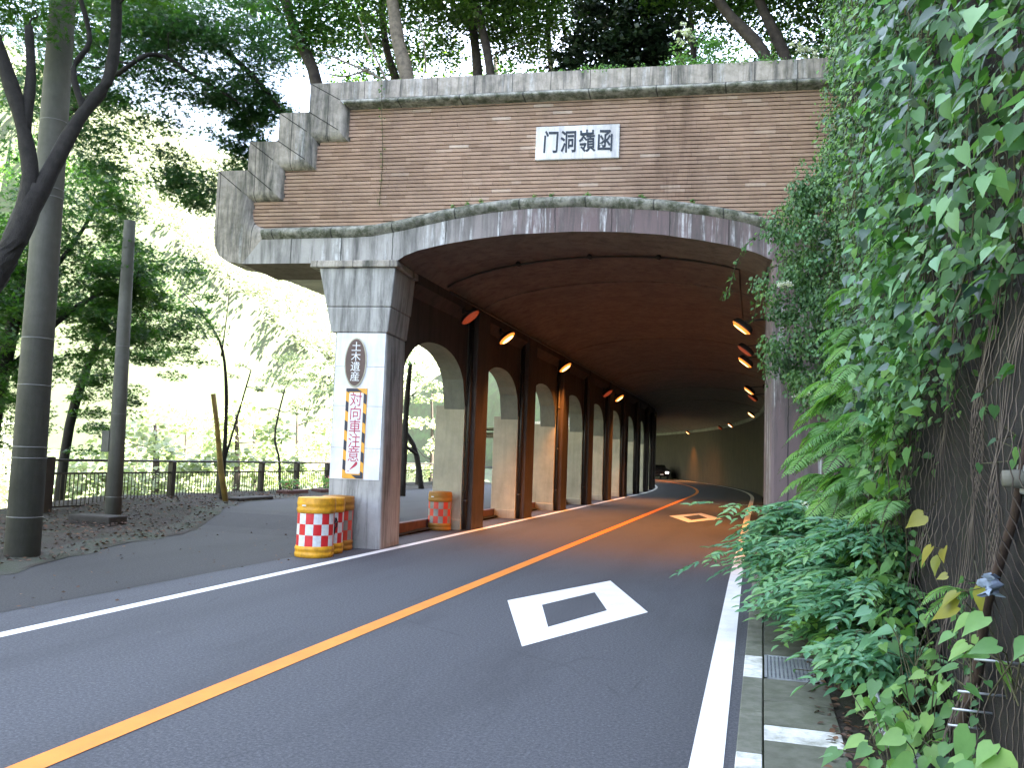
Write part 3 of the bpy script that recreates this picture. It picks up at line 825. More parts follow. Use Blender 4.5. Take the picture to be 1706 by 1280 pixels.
    # haunch filling to the vault springing
ys0 = 14.45
for k, y0 in enumerate(PY):
    bay(ys0, y0, k); y1 = y0 + .95; ys0 = y1
    mb = MB(); cvb = lambda x, y, z: cv(x, y, z)
    mb.box((-6.98, y0, -.05), (-6.3, y1, 2.7), 0, fn=cvb); mb.box((-6.78, y0, 2.7), (-6.3, y1, 4.9), 1, fn=cvb)
    mb.box((-7.03, y0 - .05, -.05), (-6.28, y0, .22), 0, fn=cvb)
    pier = mb.build('pier', ['reveal', 'reveal_up'], tun, False, TL, bevel=.012)
    mb = MB(); mb.box((-6.32, y0 + .1, -.05), (-6.08, y1, 4.9), fn=cvb)
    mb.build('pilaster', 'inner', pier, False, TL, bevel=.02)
    mb = MB(); p = cv(-6.22, y0 + .05, 0)
    mb.tube([(p[0], p[1], .02), (p[0], p[1], 4.75)], .045, 8)
    for zc in (.6, 1.9, 3.2, 4.4): mb.tube([(p[0], p[1], zc), (p[0], p[1], zc + .05)], .056, 8)
    mb.build('downpipe', 'dark_steel', pier, True, TL)
# springing beam above arcade
mb = MB()
for a, b in zip(vy[:-1], vy[1:]):
    q = [cv(-6.32, a, 4.5), cv(-6.12, a, 4.72), cv(-6.12, a, 4.9), cv(-6.32, b, 4.5), cv(-6.12, b, 4.72), cv(-6.12, b, 4.9)]
    mb.add(q, [(0, 1, 4, 3), (1, 2, 5, 4)])
tpart(mb, 'springing_beam', 'inner')
# conduit arching over the entrance and along the left springing
mb = MB(); pts = [(-6.05, 16.0, 4.93)] + [(x, 16.0, vault_z(x) - .05) for x in np.linspace(-5.9, -.45, 14)] + [(-.45, 16.5, 4.95), (-.43, 18.0, 4.6)]
mb.tube(pts, .022, 6)
for x in (-4.6, -3.2, -1.9): mb.tube([(x, 15.93, vault_z(x) - .05), (x, 16.07, vault_z(x) - .05)], .05, 6)
mb.tube([cv(-5.98, y, 4.83) for y in np.arange(16, 75, 2.0)], .03, 6)
tpart(mb, 'conduit', 'dark_steel', True)

# ------------------------------------------------------------------ earth over the tunnel
def bankz(x, y): return 6.9 + .9 * sm(-8.5, -5, x) + .14 * (x + 6) * sm(-6, 2, x) * sm(16.0, 21, y)
mb = MB(); v = []; ys = [14.5] + list(np.arange(16, 60, 2.5)) ; xs = [-9.2, -8.2, -6, -4, -2, 0, 1.7, 2.3]
for y in ys:
    for x in xs:
        z_ = 6.4 if x < -9 else bankz(x, y) + .08 * math.sin(x * 3 + y * 1.7) + .15 * sm(18, 40, y)
        v.append(cv(x, y, z_))
n = len(xs)
mb.add(v, [(j * n + i, j * n + i + 1, (j + 1) * n + i + 1, (j + 1) * n + i) for j in range(len(ys) - 1) for i in range(n - 1)])
tag(mb.build('earth_bank', 'terrain', smooth=True), kind='structure')

# ------------------------------------------------------------------ signs on the pillar
ov = empty('oval_plate', FU(-.56, 3.125, 0.03)); OL = tuple(ov.location)
tag(ov, 'brown oval plate with four white characters near the top of the white pillar', 'plate')
def ellipse(a, b, d0, d1, mat, name):
    mb = MB(); n = 48; v = []
    for d in (d0, d1):
        for k in range(n):
            t = 2 * math.pi * k / n; v.append(FU(-.56 + a * math.cos(t), 3.125 + b * math.sin(t), d))
    f = [tuple(n + k for k in range(n))] + [(k, (k + 1) % n, n + (k + 1) % n, n + k) for k in range(n)]
    mb.add(v, f); return mb.build(name, mat, ov, False, OL)
ellipse(.198, .425, .024, .042, 'gold_edge', 'rim'); ellipse(.178, .40, .03, .047, 'brown_plate', 'face')
for i, ch in enumerate('土木遺産'):
    text(ch, .19, 'letter_white', ov, -.555, 3.125 + (.255 - i * .17), .0475, .002, .0, (.95, .92), OL)
sg = empty('warning_sign', FU(-.51, 1.91, .03)); SL = tuple(sg.location)
tag(sg, 'tall white warning board with red characters and yellow and black striped border', 'sign')
mb = MB(); mb.box((-.700, .024, 1.155), (-.325, .036, 2.68), fn=Fu)
# black slanted stripes on the border
def clip(poly, ax, lim, keep_less):
    out = []
    for i in range(len(poly)):
        a, b = poly[i], poly[(i + 1) % len(poly)]
        ia = (a[ax] <= lim) if keep_less else (a[ax] >= lim); ib = (b[ax] <= lim) if keep_less else (b[ax] >= lim)
        if ia: out.append(a)
        if ia != ib:
            t = (lim - a[ax]) / (b[ax] - a[ax]); out.append((a[0] + t * (b[0] - a[0]), a[1] + t * (b[1] - a[1])))
    return out
for (ux0, ux1, zz0, zz1) in ((-.698, -.645, 1.157, 2.678), (-.380, -.327, 1.157, 2.678), (-.645, -.38, 2.62, 2.678), (-.645, -.38, 1.157, 1.215)):
    for k in range(-3, 14):
        zb = 1.02 + k * .33
        poly = [(-.76, zb + .06), (-.27, zb - .43 + .0 + .06 + .16), (-.27, zb - .43 + .22 + .16), (-.76, zb + .165 + .06)]
        poly = [(-.76, zb), (-.27, zb - .30), (-.27, zb - .30 + .165), (-.76, zb + .165)]
        poly = clip(clip(clip(clip(poly, 0, ux0, False), 0, ux1, True), 1, zz0, False), 1, zz1, True)
        if len(poly) >= 3: mb.add([FU(p[0], p[1], .0385) for p in poly], [tuple(range(len(poly)))], 1)
mb.build('board', ['sign_yellow', 'sign_black'], sg, False, SL)
mb = MB(); n = 8; pts = []
for cx, cz, a0 in ((-.385 - .03, 2.605 - .03, 0), (-.64 + .03, 2.605 - .03, 90), (-.64 + .03, 1.235 + .03, 180), (-.385 - .03, 1.235 + .03, 270)):
    for k in range(n + 1): a = rad(a0 + 90 * k / n); pts.append((cx + .03 * math.cos(a), cz + .03 * math.sin(a)))
m_ = len(pts); mb.add([FU(p[0], p[1], .034) for p in pts] + [FU(p[0], p[1], .041) for p in pts], [tuple(m_ + k for k in range(m_))] + [(k, (k + 1) % m_, m_ + (k + 1) % m_, m_ + k) for k in range(m_)])
mb.build('panel', 'sign_white', sg, False, SL)
for i, ch in enumerate('対向車注意'):
    text(ch, .265, 'sign_red', sg, -.512, 2.475 - i * .235, .0415, .0015, .0, (.86, .98), SL)
mb = MB()                                      # slanted exclamation mark
e = [(-.43, 1.425), (-.455, 1.445), (-.49, 1.40), (-.565, 1.31), (-.57, 1.30), (-.56, 1.30), (-.47, 1.355), (-.435, 1.39)]
mb.add([FU(p[0], p[1], .0435) for p in e], [tuple(range(8))])
mb.add([FU(-.59 + .012 * math.cos(a), 1.275 + .012 * math.sin(a), .0435) for a in np.linspace(0, 6.0, 10)], [tuple(range(10))])
mb.build('exclamation_mark', 'sign_red', sg, False, SL)

# ------------------------------------------------------------------ crash barrels
def barrel(loc, r, H, old, rot, label, graffiti=False, lid=True):
    root = empty('crash_barrel', loc, rot); tag(root, label, 'barrel', 'yellow crash barrels with red and white checks')
    pl_ = 'dirty_plastic' if old else 'orange_plastic'
    def prof(a, b, wob):
        out = []
        for k in range(13):
            t = k / 12; out.append((r * (1 + wob * (.5 - .5 * math.cos(t * 4 * math.pi))), a + (b - a) * t))
        return out
    mb = MB(); z1, z2 = H * .19, H * .755
    mb.lathe((0, 0, 0), [(r * .93, 0)] + prof(.0, z1, .035) + [(r * .965, z1 + .001), (r * .965, z2)] + prof(z2 + .001, H * .97, .03) + [(r * .99, H), (r * .90, H), (r * .90, H * .95), (.02, H * .95)], 40)
    mb.build('body', pl_, root, True)
    mb = MB(); cols = 14; rows = 3
    for j in range(rows):
        for i in range(cols):
            for s_ in range(3):
                a0 = 2 * math.pi * (i + s_ / 3) / cols; a1 = 2 * math.pi * (i + (s_ + 1) / 3) / cols
                za, zb = z1 + (z2 - z1) * j / rows, z1 + (z2 - z1) * (j + 1) / rows; q = r * .972
                mb.add([(q * math.cos(a0), q * math.sin(a0), za + .002), (q * math.cos(a1), q * math.sin(a1), za + .002), (q * math.cos(a1), q * math.sin(a1), zb), (q * math.cos(a0), q * math.sin(a0), zb)],
                       [(0, 1, 2, 3)], (i + j) % 2)
    mb.build('check_band', ['red_old', 'grey_old'] if old else ['red_refl', 'white_refl'], root)
    if lid:
        mb = MB()
        mb.lathe((0, 0, 0), [(r * .905, H * .96), (r * .99, H * .985), (r * 1.0, H * 1.0), (r * .96, H * 1.018), (r * .5, H * 1.03), (.01, H * 1.035)], 40)
        mb.build('lid', pl_, root, True)
    mb = MB(); a = rad(250)
    mb.box((-.035, -.006, H * .875), (.035, .004, H * .9), fn=lambda x, y, z: ((r * 1.02) * math.cos(a) - x * math.sin(a) + y * math.cos(a), (r * 1.02) * math.sin(a) + x * math.cos(a) + y * math.sin(a), z))
    mb.build('reflector', 'white_refl', root)
    if graffiti:
        mb = MB()
        def cyl(th, z): return (r * .985 * math.cos(th), r * .985 * math.sin(th), z)
        segs = [[(-58, .50), (-55, .42), (-51, .40), (-50, .50), (-46, .41), (-43, .44), (-42, .54)], [(-42, .55), (-38, .50), (-33, .49), (-30, .55), (-34, .56), (-37, .46), (-34, .38), (-36, .30)], [(-31, .56), (-26, .5), (-27, .42), (-33, .40)]]
        for sg_ in segs: mb.tube([cyl(rad(t) - rot, z) for t, z in sg_], .011, 6)
        mb.build('graffiti', 'black_paint', root, True)
    return root
barrel((-6.53, 12.05, .003), .285, .87, False, rad(9), 'nearest yellow crash barrel with clean red and white checks, left end of the three')
barrel((-6.63, 12.60, .003), .265, .85, False, rad(30), 'middle crash barrel scrawled with black spray paint on its checks', True)
barrel((-6.72, 13.125, .003), .262, .85, True, rad(5), 'faded crash barrel hard against the white pillar, rightmost of the three')
barrel((-6.66, 17.72, .003), .25, .80, True, rad(0), 'dull grimy crash barrel standing inside under the first arch of the arcade')

# ------------------------------------------------------------------ lamps
def lamp(loc, side, kind, label, power):
    root = empty('tunnel_lamp', loc); tag(root, label, 'lamp', 'orange tunnel lamps')
    sx = 1 if side == 'l' else -1                # points to the road centre
    mb = MB(); h = MB(); n = 12
    def tr(x, y, z):                             # tilt about y so that the lens looks down to the road
        b = -rad(26 if side == 'l' else 10); y, z = y * math.cos(b) - z * math.sin(b), y * math.sin(b) + z * math.cos(b); a = -rad(38) * sx; return (x * math.cos(a) + z * math.sin(a), y, -x * math.sin(a) + z * math.cos(a))
    v = []
    for (l, w, z) in ((.06, .15, .08), (.09, .21, .05), (.10, .235, -.02), (.098, .232, -.05)):
        for k in range(16):
            t = 2 * math.pi * k / 16; v.append(tr(w * math.cos(t), l * math.copysign(abs(math.sin(t)) ** .7, math.sin(t)), z))
    f = [(i * 16 + k, i * 16 + (k + 1) % 16, (i + 1) * 16 + (k + 1) % 16, (i + 1) * 16 + k) for i in range(3) for k in range(16)] + [tuple(range(16)), tuple(48 + k for k in range(16))]
    h.add(v, f); h.build('housing', 'lamp_body', root, True)
    v = [tr(.22 * math.cos(2 * math.pi * k / 20), .095 * math.sin(2 * math.pi * k / 20), -.053) for k in range(20)] + [tr(.16 * math.cos(2 * math.pi * k / 20), .055 * math.sin(2 * math.pi * k / 20), -.1) for k in range(20)]
    mb.add(v, [(k, (k + 1) % 20, 20 + (k + 1) % 20, 20 + k) for k in range(20)], 1); mb.add(v, [tuple(20 + k for k in range(20))], 0)
    mb.build('lens', [kind, 'sodium_edge' if power > 1.5 else kind], root)
    a = MB(); L = .16 if side == 'l' else .5
    a.tube([(0, 0, .08), (-sx * L * .6, 0, .12), (-sx * L, 0, .12)], .02, 6); a.tube([(-sx * (L - .01), 0, .05), (-sx * (L - .01), 0, .2)], .03, 6)
    a.build('bracket', 'lamp_body', root, True)
    if power:
        ld = bpy.data.lights.new('lamp_light', 'SPOT'); ld.energy = power; ld.color = (1, .34, .07); ld.shadow_soft_size = .12; ld.spot_size = rad(118); ld.spot_blend = .9
        lo = bpy.data.objects.new('lamp_light', ld); C.objects.link(lo); lo.parent = root; lo.location = (sx * .12, 0, -.14)
        lo.rotation_euler = (0, -sx * rad(26), 0)
    return root
LP = 95
lamp((-5.98, 17.2, 4.55), 'l', 'sodium_red', 'unlit-looking dull red lamp, first on the left by the entrance pillar', 1)
lamp((-5.98, 19.95, 4.5), 'l', 'sodium', 'brightest orange lamp on the left wall above the second arch', LP)
lamp((-5.98, 26.4, 4.5), 'l', 'sodium', 'glowing orange lamp on the left above the third dark pilaster', LP)
lamp((-5.98, 34.2, 4.32), 'l', 'sodium_red', 'dim red lamp just left of the farthest bright lamp of the arcade side', .6)
lamp((-5.98, 37.1, 4.35), 'l', 'sodium', 'farthest bright orange lamp on the arcade side', LP)
lamp((-.42, 18.14, 4.45), 'r', 'sodium', 'first orange lamp on the right wall, half behind hanging creeper', LP)
lamp((-.45, 23.0, 4.6), 'r', 'sodium_red', 'small red lamp right above the second lit lamp of the right wall', .6)
lamp((-.47, 24.3, 4.45), 'r', 'sodium_pale', 'second pale orange lamp on the right wall beside the creeper tips', LP)
lamp((-.5, 33.5, 4.45), 'r', 'sodium_pale', 'third pale yellow lamp on the right wall, below the creeper', LP * .8)
lamp((-.42, 37.0, 4.45), 'r', 'sodium_red', 'small red lamp just right of the third pale lamp on the right wall', .6)
o = lamp(cv(-5.7, 76.8, 4.6), 'l', 'sodium_pale', 'bright small lamp where the last arcade pier meets the far wall', 90); o.rotation_euler.z = (76.8 - YC) / RC
for y, k, lb, pw in ((52., 'sodium', 'orange lamp at the start of the bend on the right wall', .6), (66., 'white_lens', 'greenish white lamp high on the curved far wall', 2),
                 (71., 'sodium_red', 'reddish lamp on the curved far wall left of the greenish one', 1), (84., 'sodium_pale', 'last visible lamp, at the left end of the curved far wall', 160)):
    p = cv(-.45, y, 4.62); o = lamp(p, 'r', k, lb, pw); o.rotation_euler.z = (y - YC) / RC

# ------------------------------------------------------------------ car in the bend
def car():
    yb = 91.0; p = cv(-1.7, yb, 0); root = empty('car', p, (yb - YC) / RC + math.pi)
    tag(root, 'small dark car with one headlight shining, far inside the tunnel bend', 'car')
    prof = [(-2.1, .35), (-2.15, .75), (-1.95, .98), (-1.0, 1.02), (-.45, 1.42), (.9, 1.45), (1.55, 1.05), (2.05, .95), (2.1, .4), (1.6, .28), (-1.6, .28)]
    mb = MB(); n = len(prof); v = []
    for sx, k in ((-.84, 1), (-.7, 0), (.7, 0), (.84, 1)):
        for (y, z) in prof: v.append((sx if not (z > 1.1) else sx * .86, -y * (1 if k else 1.0), z))
    f = [(j * n + i, j * n + (i + 1) % n, (j + 1) * n + (i + 1) % n, (j + 1) * n + i) for j in range(3) for i in range(n)] + [tuple(range(n)), tuple(3 * n + i for i in range(n))]
    mb.add(v, f); mb.build('body', 'car_paint', root, bevel=.04)
    mb = MB(); mb.add([(-.62, 1.06, 1.03), (.62, 1.06, 1.03), (.55, .52, 1.38), (-.55, .52, 1.38)], [(0, 1, 2, 3)]); mb.build('windscreen', 'glass', root)
    for sx in (-1, 1):
        mb = MB(); mb.box((sx * .52 - .16, 2.06, .6), (sx * .52 + .16, 2.18, .76)); mb.build('headlight', 'headlight' if sx < 0 else 'glass', root, bevel=.03)
        for y in (-1.35, 1.35):
            mb = MB(); mb.tube([(sx * .68, y, .31), (sx * .86, y, .31)], .31, 20); w = mb.build('wheel', 'black_paint', root)
            mb = MB(); mb.tube([(sx * .86, y, .31), (sx * .872, y, .31)], .18, 16); mb.build('rim', 'steel', w)
    mb = MB(); mb.box((-.17, 2.14, .42), (.17, 2.17, .53)); mb.build('number_plate', 'white_refl', root)
    mb = MB(); mb.box((-.33, 2.13, .62), (.33, 2.165, .74)); mb.build('grille', 'glass', root)
car()

# ------------------------------------------------------------------ railing
rl = empty('railing', (-14.7, 15.2, 0)); RL = (-14.7, 15.2, 0)
tag(rl, 'dark bronze metal railing along the valley edge behind the poles', 'railing')
py = [15.15 + 2.1 * k for k in range(13)]
for k, y in enumerate(py):
    mb = MB(); w = .15 if k == 0 else .075
    mb.box((-14.7 - w, y - w, -.1), (-14.7 + w, y + w, 1.26 if k == 0 else 1.19)); mb.build('post', 'dark_steel', rl, False, RL, bevel=.01)
for a, b in zip(py[:-1], py[1:]):
    mb = MB(); mb.tube([(-14.7, a, 1.19), (-14.7, b, 1.19)], .03, 8); mb.box((-14.715, a, .88), (-14.685, b, .92)).box((-14.715, a, .16), (-14.685, b, .2))
    for k in range(1, 17): y = a + (b - a) * k / 17; mb.box((-14.708, y - .009, .2), (-14.692, y + .009, .88))
    mb.build('panel', 'dark_steel', rl, False, RL)

# ------------------------------------------------------------------ poles, stake, planters
def pole(name, pts, rads, label, bands, box=False, foot=None):
    root = empty(name, pts[0]); tag(root, label, 'pole', 'concrete utility poles')
    mb = MB(); mb.tube(pts, rads, 24); mb.build('shaft', 'pole', root, True, pts[0])
    for zb in bands:
        t = zb / pts[-1][2]; c = [pts[0][i] + (pts[-1][i] - pts[0][i]) * t for i in range(3)]; r = rads[0] + (rads[-1] - rads[0]) * t
        mb = MB(); mb.tube([(c[0], c[1], zb), (c[0], c[1], zb + .012)], r + .004, 24); mb.build('band', 'band', root, True, pts[0])
    if box:
        mb = MB(); mb.box((pts[0][0] - .28, pts[0][1] - .17, 1.42), (pts[0][0] - .1, pts[0][1] - .03, 1.85)); mb.build('meter_box', 'pole', root, False, pts[0], bevel=.01)
    return root
pole('utility_pole', [(-9.68, 9.72, -.1), (-9.75, 9.66, 11)], [.225, .15], 'thick concrete utility pole, the nearest, left edge of the photo', (.55, 1.35, 1.5, 2.35, 3.0, 5.0, 5.12, 6.1))
pole('utility_pole', [(-12.73, 15.0, -.1), (-12.8, 14.93, 6.25)], [.165, .115], 'slimmer cut-off concrete pole with a small box on its side', (.5, 2.2, 3.6), True)
mb = MB(); mb.box((-12.7, 13.75, -.03), (-11.75, 14.25, .22)); o = mb.build('stone_bench', 'stone_bench', bevel=.03)
tag(o, 'low dark stone block on the leaf litter in front of the slim pole', 'stone')
mb = MB(); mb.box((-13.5, 19.9, -.03), (-13.05, 21.6, .3)); o = mb.build('stone_bench', 'stone_bench', bevel=.03)
tag(o, 'long low dark block beside the foot of the leaning stake', 'stone')
mb = MB(); mb.tube([(-13.0, 19.4, -.1), (-13.28, 19.4, 1.0), (-13.42, 19.3, 2.2), (-13.55, 19.25, 2.95)], [.07, .075, .06, .06], 8)
o = mb.build('wooden_stake', 'stake', smooth=True); tag(o, 'yellow-brown wooden stake leaning against the railing', 'stake')
def planter(x, y, L, label, seed):
    root = empty('planter', (x, y, .1)); tag(root, label, 'planter', 'planters with flowers by the railing')
    mb = MB(); mb.box((-.2, -L / 2, 0), (.2, L / 2, .24)); mb.build('trough', 'planter', root, bevel=.02)
    rng = np.random.default_rng(seed)
    cl = [(rng.uniform(-.12, .12), rng.uniform(-L / 2, L / 2), rng.uniform(.3, .6), .14) for _ in range(12)]
    leafobj('flowers', [leaves_in(cl, 26, .07, .9, .7, T_DIA, rng), leaves_in(cl, 5, .06, 1.0, .7, T_DIA, rng)], ['leaf_fern', 'petal_pink'], root)
planter(-14.2, 24.6, 1.3, 'red-brown planter with sparse flowers, left one near the pillar', 3)
planter(-14.1, 26.7, 1.5, 'red-brown planter with pink flowers just left of the pillar', 4)
planter(-14.0, 38.0, 2.6, 'planter behind the first arch seen between pillar and pier', 5)

# ------------------------------------------------------------------ right side: rock wall, net, plants
mb = MB(); v = []; ys = np.arange(.6, 14.3, .25); zs_ = np.arange(-.1, 9.7, .25)
def wallx(y, z): return 1.08 + .05 * math.sin(y * 2.3 + z * 1.1) + .045 * math.sin(z * 3.1 - y * 1.7) + .03 * math.sin(y * 7 + z * 5) + .02 * z * .4
for y in ys:
    for z in zs_: v.append((wallx(y, z), y, z))
n = len(zs_); mb.add(v, [(j * n + i, (j + 1) * n + i, (j + 1) * n + i + 1, j * n + i + 1) for j in range(len(ys) - 1) for i in range(n - 1)])
# thickness behind and a top
v = []
for y in ys: v += [(wallx(y, zs_[-1]), y, zs_[-1]), (2.3, y, zs_[-1] + .2)]
mb.add(v, [(2 * j, 2 * j + 2, 2 * j + 3, 2 * j + 1) for j in range(len(ys) - 1)])
o = mb.build('rock_wall', 'rock', smooth=True); tag(o, 'dark rough rock wall behind the wire netting on the right', 'wall')
mb = MB()
for k, y in enumerate(np.arange(2.4, 9.6, .07)):
    pts = []; z = -.02; s_ = 1 if k % 2 else -1
    top = 3.6 if y > 4 else 4.2
    while z < top:
        yy = y + s_ * .014 + random.uniform(-.004, .004); pts.append((wallx(yy, z) - .06 - .02 * math.sin(z * 9 + y * 5), yy, z)); s_ = -s_; z += .062
    mb.tube(pts, .0032, 3, cap=False)
o = mb.build('wire_netting', 'wire', smooth=True); tag(o, 'rusty brown wire netting stretched over the dark rock face', 'netting')

def wallpts(n, yr, zr, off, rng, keep=None):
    P = []
    while len(P) < n:
        y = rng.uniform(*yr); z = rng.uniform(*zr); o_ = off[0] + (off[1] - off[0]) * rng.uniform() ** 1.5
        if keep is None or keep(y, z, rng): P.append((wallx(y, z) - o_, y, z))
    return np.array(P)
def hang(P, size, tm, rng, ratio, tint=None, out=1.0, droop=1.0, tintlo=0, tinthi=1):
    n = len(P)
    nor = np.stack([-np.full(n, out) + rng.normal(0, .5, n), rng.normal(-.45, .55, n), rng.normal(.95, .5, n)], 1)
    tip = np.stack([rng.normal(-.45, .45, n), rng.normal(-.1, .6, n), -np.full(n, droop) * .8 + rng.normal(0, .35, n)], 1)
    sz = size * rng.uniform(.55, 1.25, n)
    t = rng.beta(2, 3, n) if tint is None else tint
    return scatter(tm, P, tip, nor, sz * ratio, sz, tintlo + (tinthi - tintlo) * t)
def vines(name, label, sets_fn, mats, seed, strands=None, cat='vine', group='plants on the rock wall'):
    rng = np.random.default_rng(seed); root = empty(name, (1.0, 8, 0)); tag(root, label, cat, group)
    sets = sets_fn(rng); leafobj('leaves', sets, mats, root, (1.0, 8, 0))
    if strands:
        mb = MB()
        for (y, z0, z1, off) in strands(rng):
            pts = []; z = z0; yy = y; oo = off
            while z > z1:
                pts.append((wallx(yy, z) - oo, yy, z)); z -= rng.uniform(.12, .25); yy += rng.normal(0, .035); oo = max(.03, oo + rng.normal(0, .02))
            if len(pts) > 2: mb.tube(pts, [.004 + .003 * rng.uniform()] * len(pts), 4)
        mb.build('stems', 'twig', root, True, (1.0, 8, 0))
    return root

def exposed(y, z):          # where the netting stays bare
    if y > 6.6: return 0
    lo = .25 + .12 * math.sin(y * 5); hi = np.interp(y, [3, 4.2, 5.2, 6.0, 6.6], [2.4, 2.4, 2.15, 1.7, .9])
    return 1 if lo < z < hi else 0
def ks_(y, z, rng): return rng.uniform() > (.985 if exposed(y, z) else .0)
def patch(y, z, s=1.0): return .5 + .5 * math.sin(y * 1.9 * s + 1.3 * math.sin(z * 1.7)) * math.sin(z * 2.3 * s + y * .7)
# big-leaved vine close to the camera
vines('broad_leaved_vine', 'broad heart-leaved vine hanging over the netting, upper right',
      lambda r: [hang(wallpts(4200, (2.2, 8.2), (1.9, 6.2), (.03, .40), r, lambda y, z, q: ks_(y, z, q) and q.uniform() < .25 + .75 * patch(y, z)), .088, T_HEART, r, .8),
                 hang(wallpts(260, (2.2, 8.2), (2.0, 5.5), (.15, .5), r, lambda y, z, q: ks_(y, z, q) and patch(y + 2, z) > .5), .10, T_HEART, r, .82), hang(wallpts(5000, (2.2, 8.2), (1.9, 6.2), (.0, .25), r, ks_), .045, T_LANCE, r, .7), hang(wallpts(700, (2.2, 8.2), (1.9, 6.2), (.2, .5), r, ks_), .085, T_HEART, r, .75, tintlo=.6)],
      ['leaf_vine', 'leaf_vine_blue', 'leaf_creeper', 'leaf_elder'], 11, lambda r: [(r.uniform(2.6, 8), r.uniform(3.5, 6), r.uniform(2.0, 3.2), r.uniform(.06, .16)) for _ in range(14)])
vines('glossy_leaved_vine', 'glossy vine, sky sheen tinted into its leaves, scattered over the middle of the wall',
      lambda r: [hang(wallpts(620, (4.5, 11), (2.2, 8.6), (.12, .5), r, lambda y, z, q: patch(y * 1.3, z * 1.2) > .45 and not exposed(y, z)), .078, T_HEART, r, .85)],
      ['leaf_vine_blue'], 12, lambda r: [(r.uniform(5, 11), r.uniform(6, 8), r.uniform(2.5, 5), r.uniform(.08, .2)) for _ in range(20)])
def dens(y, z, q):
    return (not exposed(y, z)) and q.uniform() < .3 + .7 * patch(y * 1.7 + 1, z * 1.5)
vines('small_leaved_creeper', 'dense small-leaved creeper covering the wall up to the parapet',
      lambda r: [hang(wallpts(15000, (7.0, 13.6), (2.2, 9.4), (.0, .36), r, dens), .055, T_LANCE, r, .72),
                 hang(wallpts(2400, (7.0, 13.6), (4.5, 9.4), (.1, .45), r, dens), .06, T_LANCE, r, .72, tintlo=.55)],
      ['leaf_creeper', 'leaf_fern'], 13, lambda r: [(r.uniform(8, 13.4), r.uniform(7, 9), r.uniform(3, 6), r.uniform(.05, .25)) for _ in range(26)])
vines('trailing_creeper', 'leafy creeper trailing down between the fern bank and the bare netting',
      lambda r: [hang(wallpts(1500, (6.2, 8.6), (.35, 2.5), (.0, .38), r, lambda y, z, q: q.uniform() < min(1, (y - 6.1) * 1.6)), .06, T_LANCE, r, .72, tintlo=.2),
                 hang(wallpts(260, (6.1, 8.2), (.5, 2.5), (.1, .42), r), .085, T_HEART, r, .8, tintlo=.3)],
      ['leaf_creeper', 'leaf_vine'], 19, lambda r: [(r.uniform(6.4, 8), r.uniform(1.8, 2.5), r.uniform(.3, 1), r.uniform(.08, .25)) for _ in range(10)])
# bush of creeper that has grown over the pier and the arch end
def clump_leaves(cl, per, size, r, tm=T_LANCE, ratio=.72, lo=0, hi=1):
    cl = np.array(cl); n = len(cl) * per; idx = np.repeat(np.arange(len(cl)), per)
    d = r.normal(0, 1, (n, 3)); d /= np.linalg.norm(d, axis=1, keepdims=True); d *= (r.uniform(0, 1, n) ** .4)[:, None]
    P = cl[idx, :3] + d * cl[idx, 3:4]
    nor = d * .8 + np.stack([r.normal(-.3, .4, n), r.normal(-.5, .4, n), r.normal(.5, .4, n)], 1)
    tip = np.stack([d[:, 0] * .5 + r.normal(0, .4, n), r.normal(-.1, .4, n), -np.ones(n)], 1); sz = size * r.uniform(.55, 1.25, n)
    ct = r.uniform(0, 1, len(cl))[idx]
    return scatter(tm, P, tip, nor, sz * ratio, sz, lo + (hi - lo) * np.clip(.5 * ct + .5 * r.beta(2, 3, n), 0, 1))
def pierbush(r):
    cl = []
    for _ in range(150):
        z = r.uniform(2.6, 6.3); xl = np.interp(z, [2.6, 2.9, 3.4, 4.0, 4.6, 5.0, 5.3, 5.7, 6.2], [.45, .12, -.1, -.2, -.22, -.05, .1, .35, .8])
        cl.append((r.uniform(xl + .12, 1.1), r.uniform(12.6, 13.65), z, r.uniform(.12, .26)))
    for _ in range(30): cl.append((r.uniform(.95, 1.25), r.uniform(12.9, 13.9), r.uniform(5.8, 8.2), r.uniform(.1, .2)))
    return [clump_leaves(cl, 95, .055, r), clump_leaves(cl[::6], 40, .06, r, lo=.6)]
vines('hanging_creeper', 'bushy creeper hanging over the right pier and the end of the arch', pierbush, ['leaf_creeper', 'leaf_elder'], 14)
def tendril(label, path, seed, n=60, size=.06):
    r = np.random.default_rng(seed); root = empty('creeper_tendril', path[0]); tag(root, label, 'tendril', 'creeper tendrils at the tunnel mouth')
    P = np.array(path); t = np.linspace(0, len(P) - 1.001, n); i = t.astype(int); f = (t - i)[:, None]
    Q = P[i] * (1 - f) + P[i + 1] * f + r.normal(0, .03, (n, 3))
    mb = MB(); mb.tube(path, .006, 5); mb.build('stem', 'twig', root, True, path[0])
    leafobj('leaves', [hang(Q, size, T_LANCE, r, .75, tintlo=.2)], ['leaf_vine'], root, path[0])
tendril('longest creeper tendril dangling in front of the dark tunnel mouth', [(.15, 13.2, 5.0), (-.1, 13.1, 5.02), (-.28, 13.0, 4.85), (-.42, 13.0, 4.55), (-.5, 13.0, 4.2), (-.6, 13.0, 4.05)], 5, 80)
tendril('short tendril reaching over the first right-hand lamp', [(.3, 13.2, 4.6), (.05, 13.1, 4.5), (-.1, 13.1, 4.1), (-.16, 13.1, 3.7)], 6, 50)
tendril('tendril hanging beside the orange-lit edge of the pier', [(.3, 13.2, 3.6), (.1, 13.15, 3.5), (-.02, 13.1, 3.1), (.05, 13.1, 2.75)], 7, 60, .05)
tendril('thin creeper strand running down over the brick facing from the coping', [FU(-.33, 8.1, .1), FU(-.31, 7.7, .1), FU(-.33, 7.2, -.08), FU(-.3, 6.6, -.08), FU(-.32, 5.9, -.08)], 8, 46, .045)

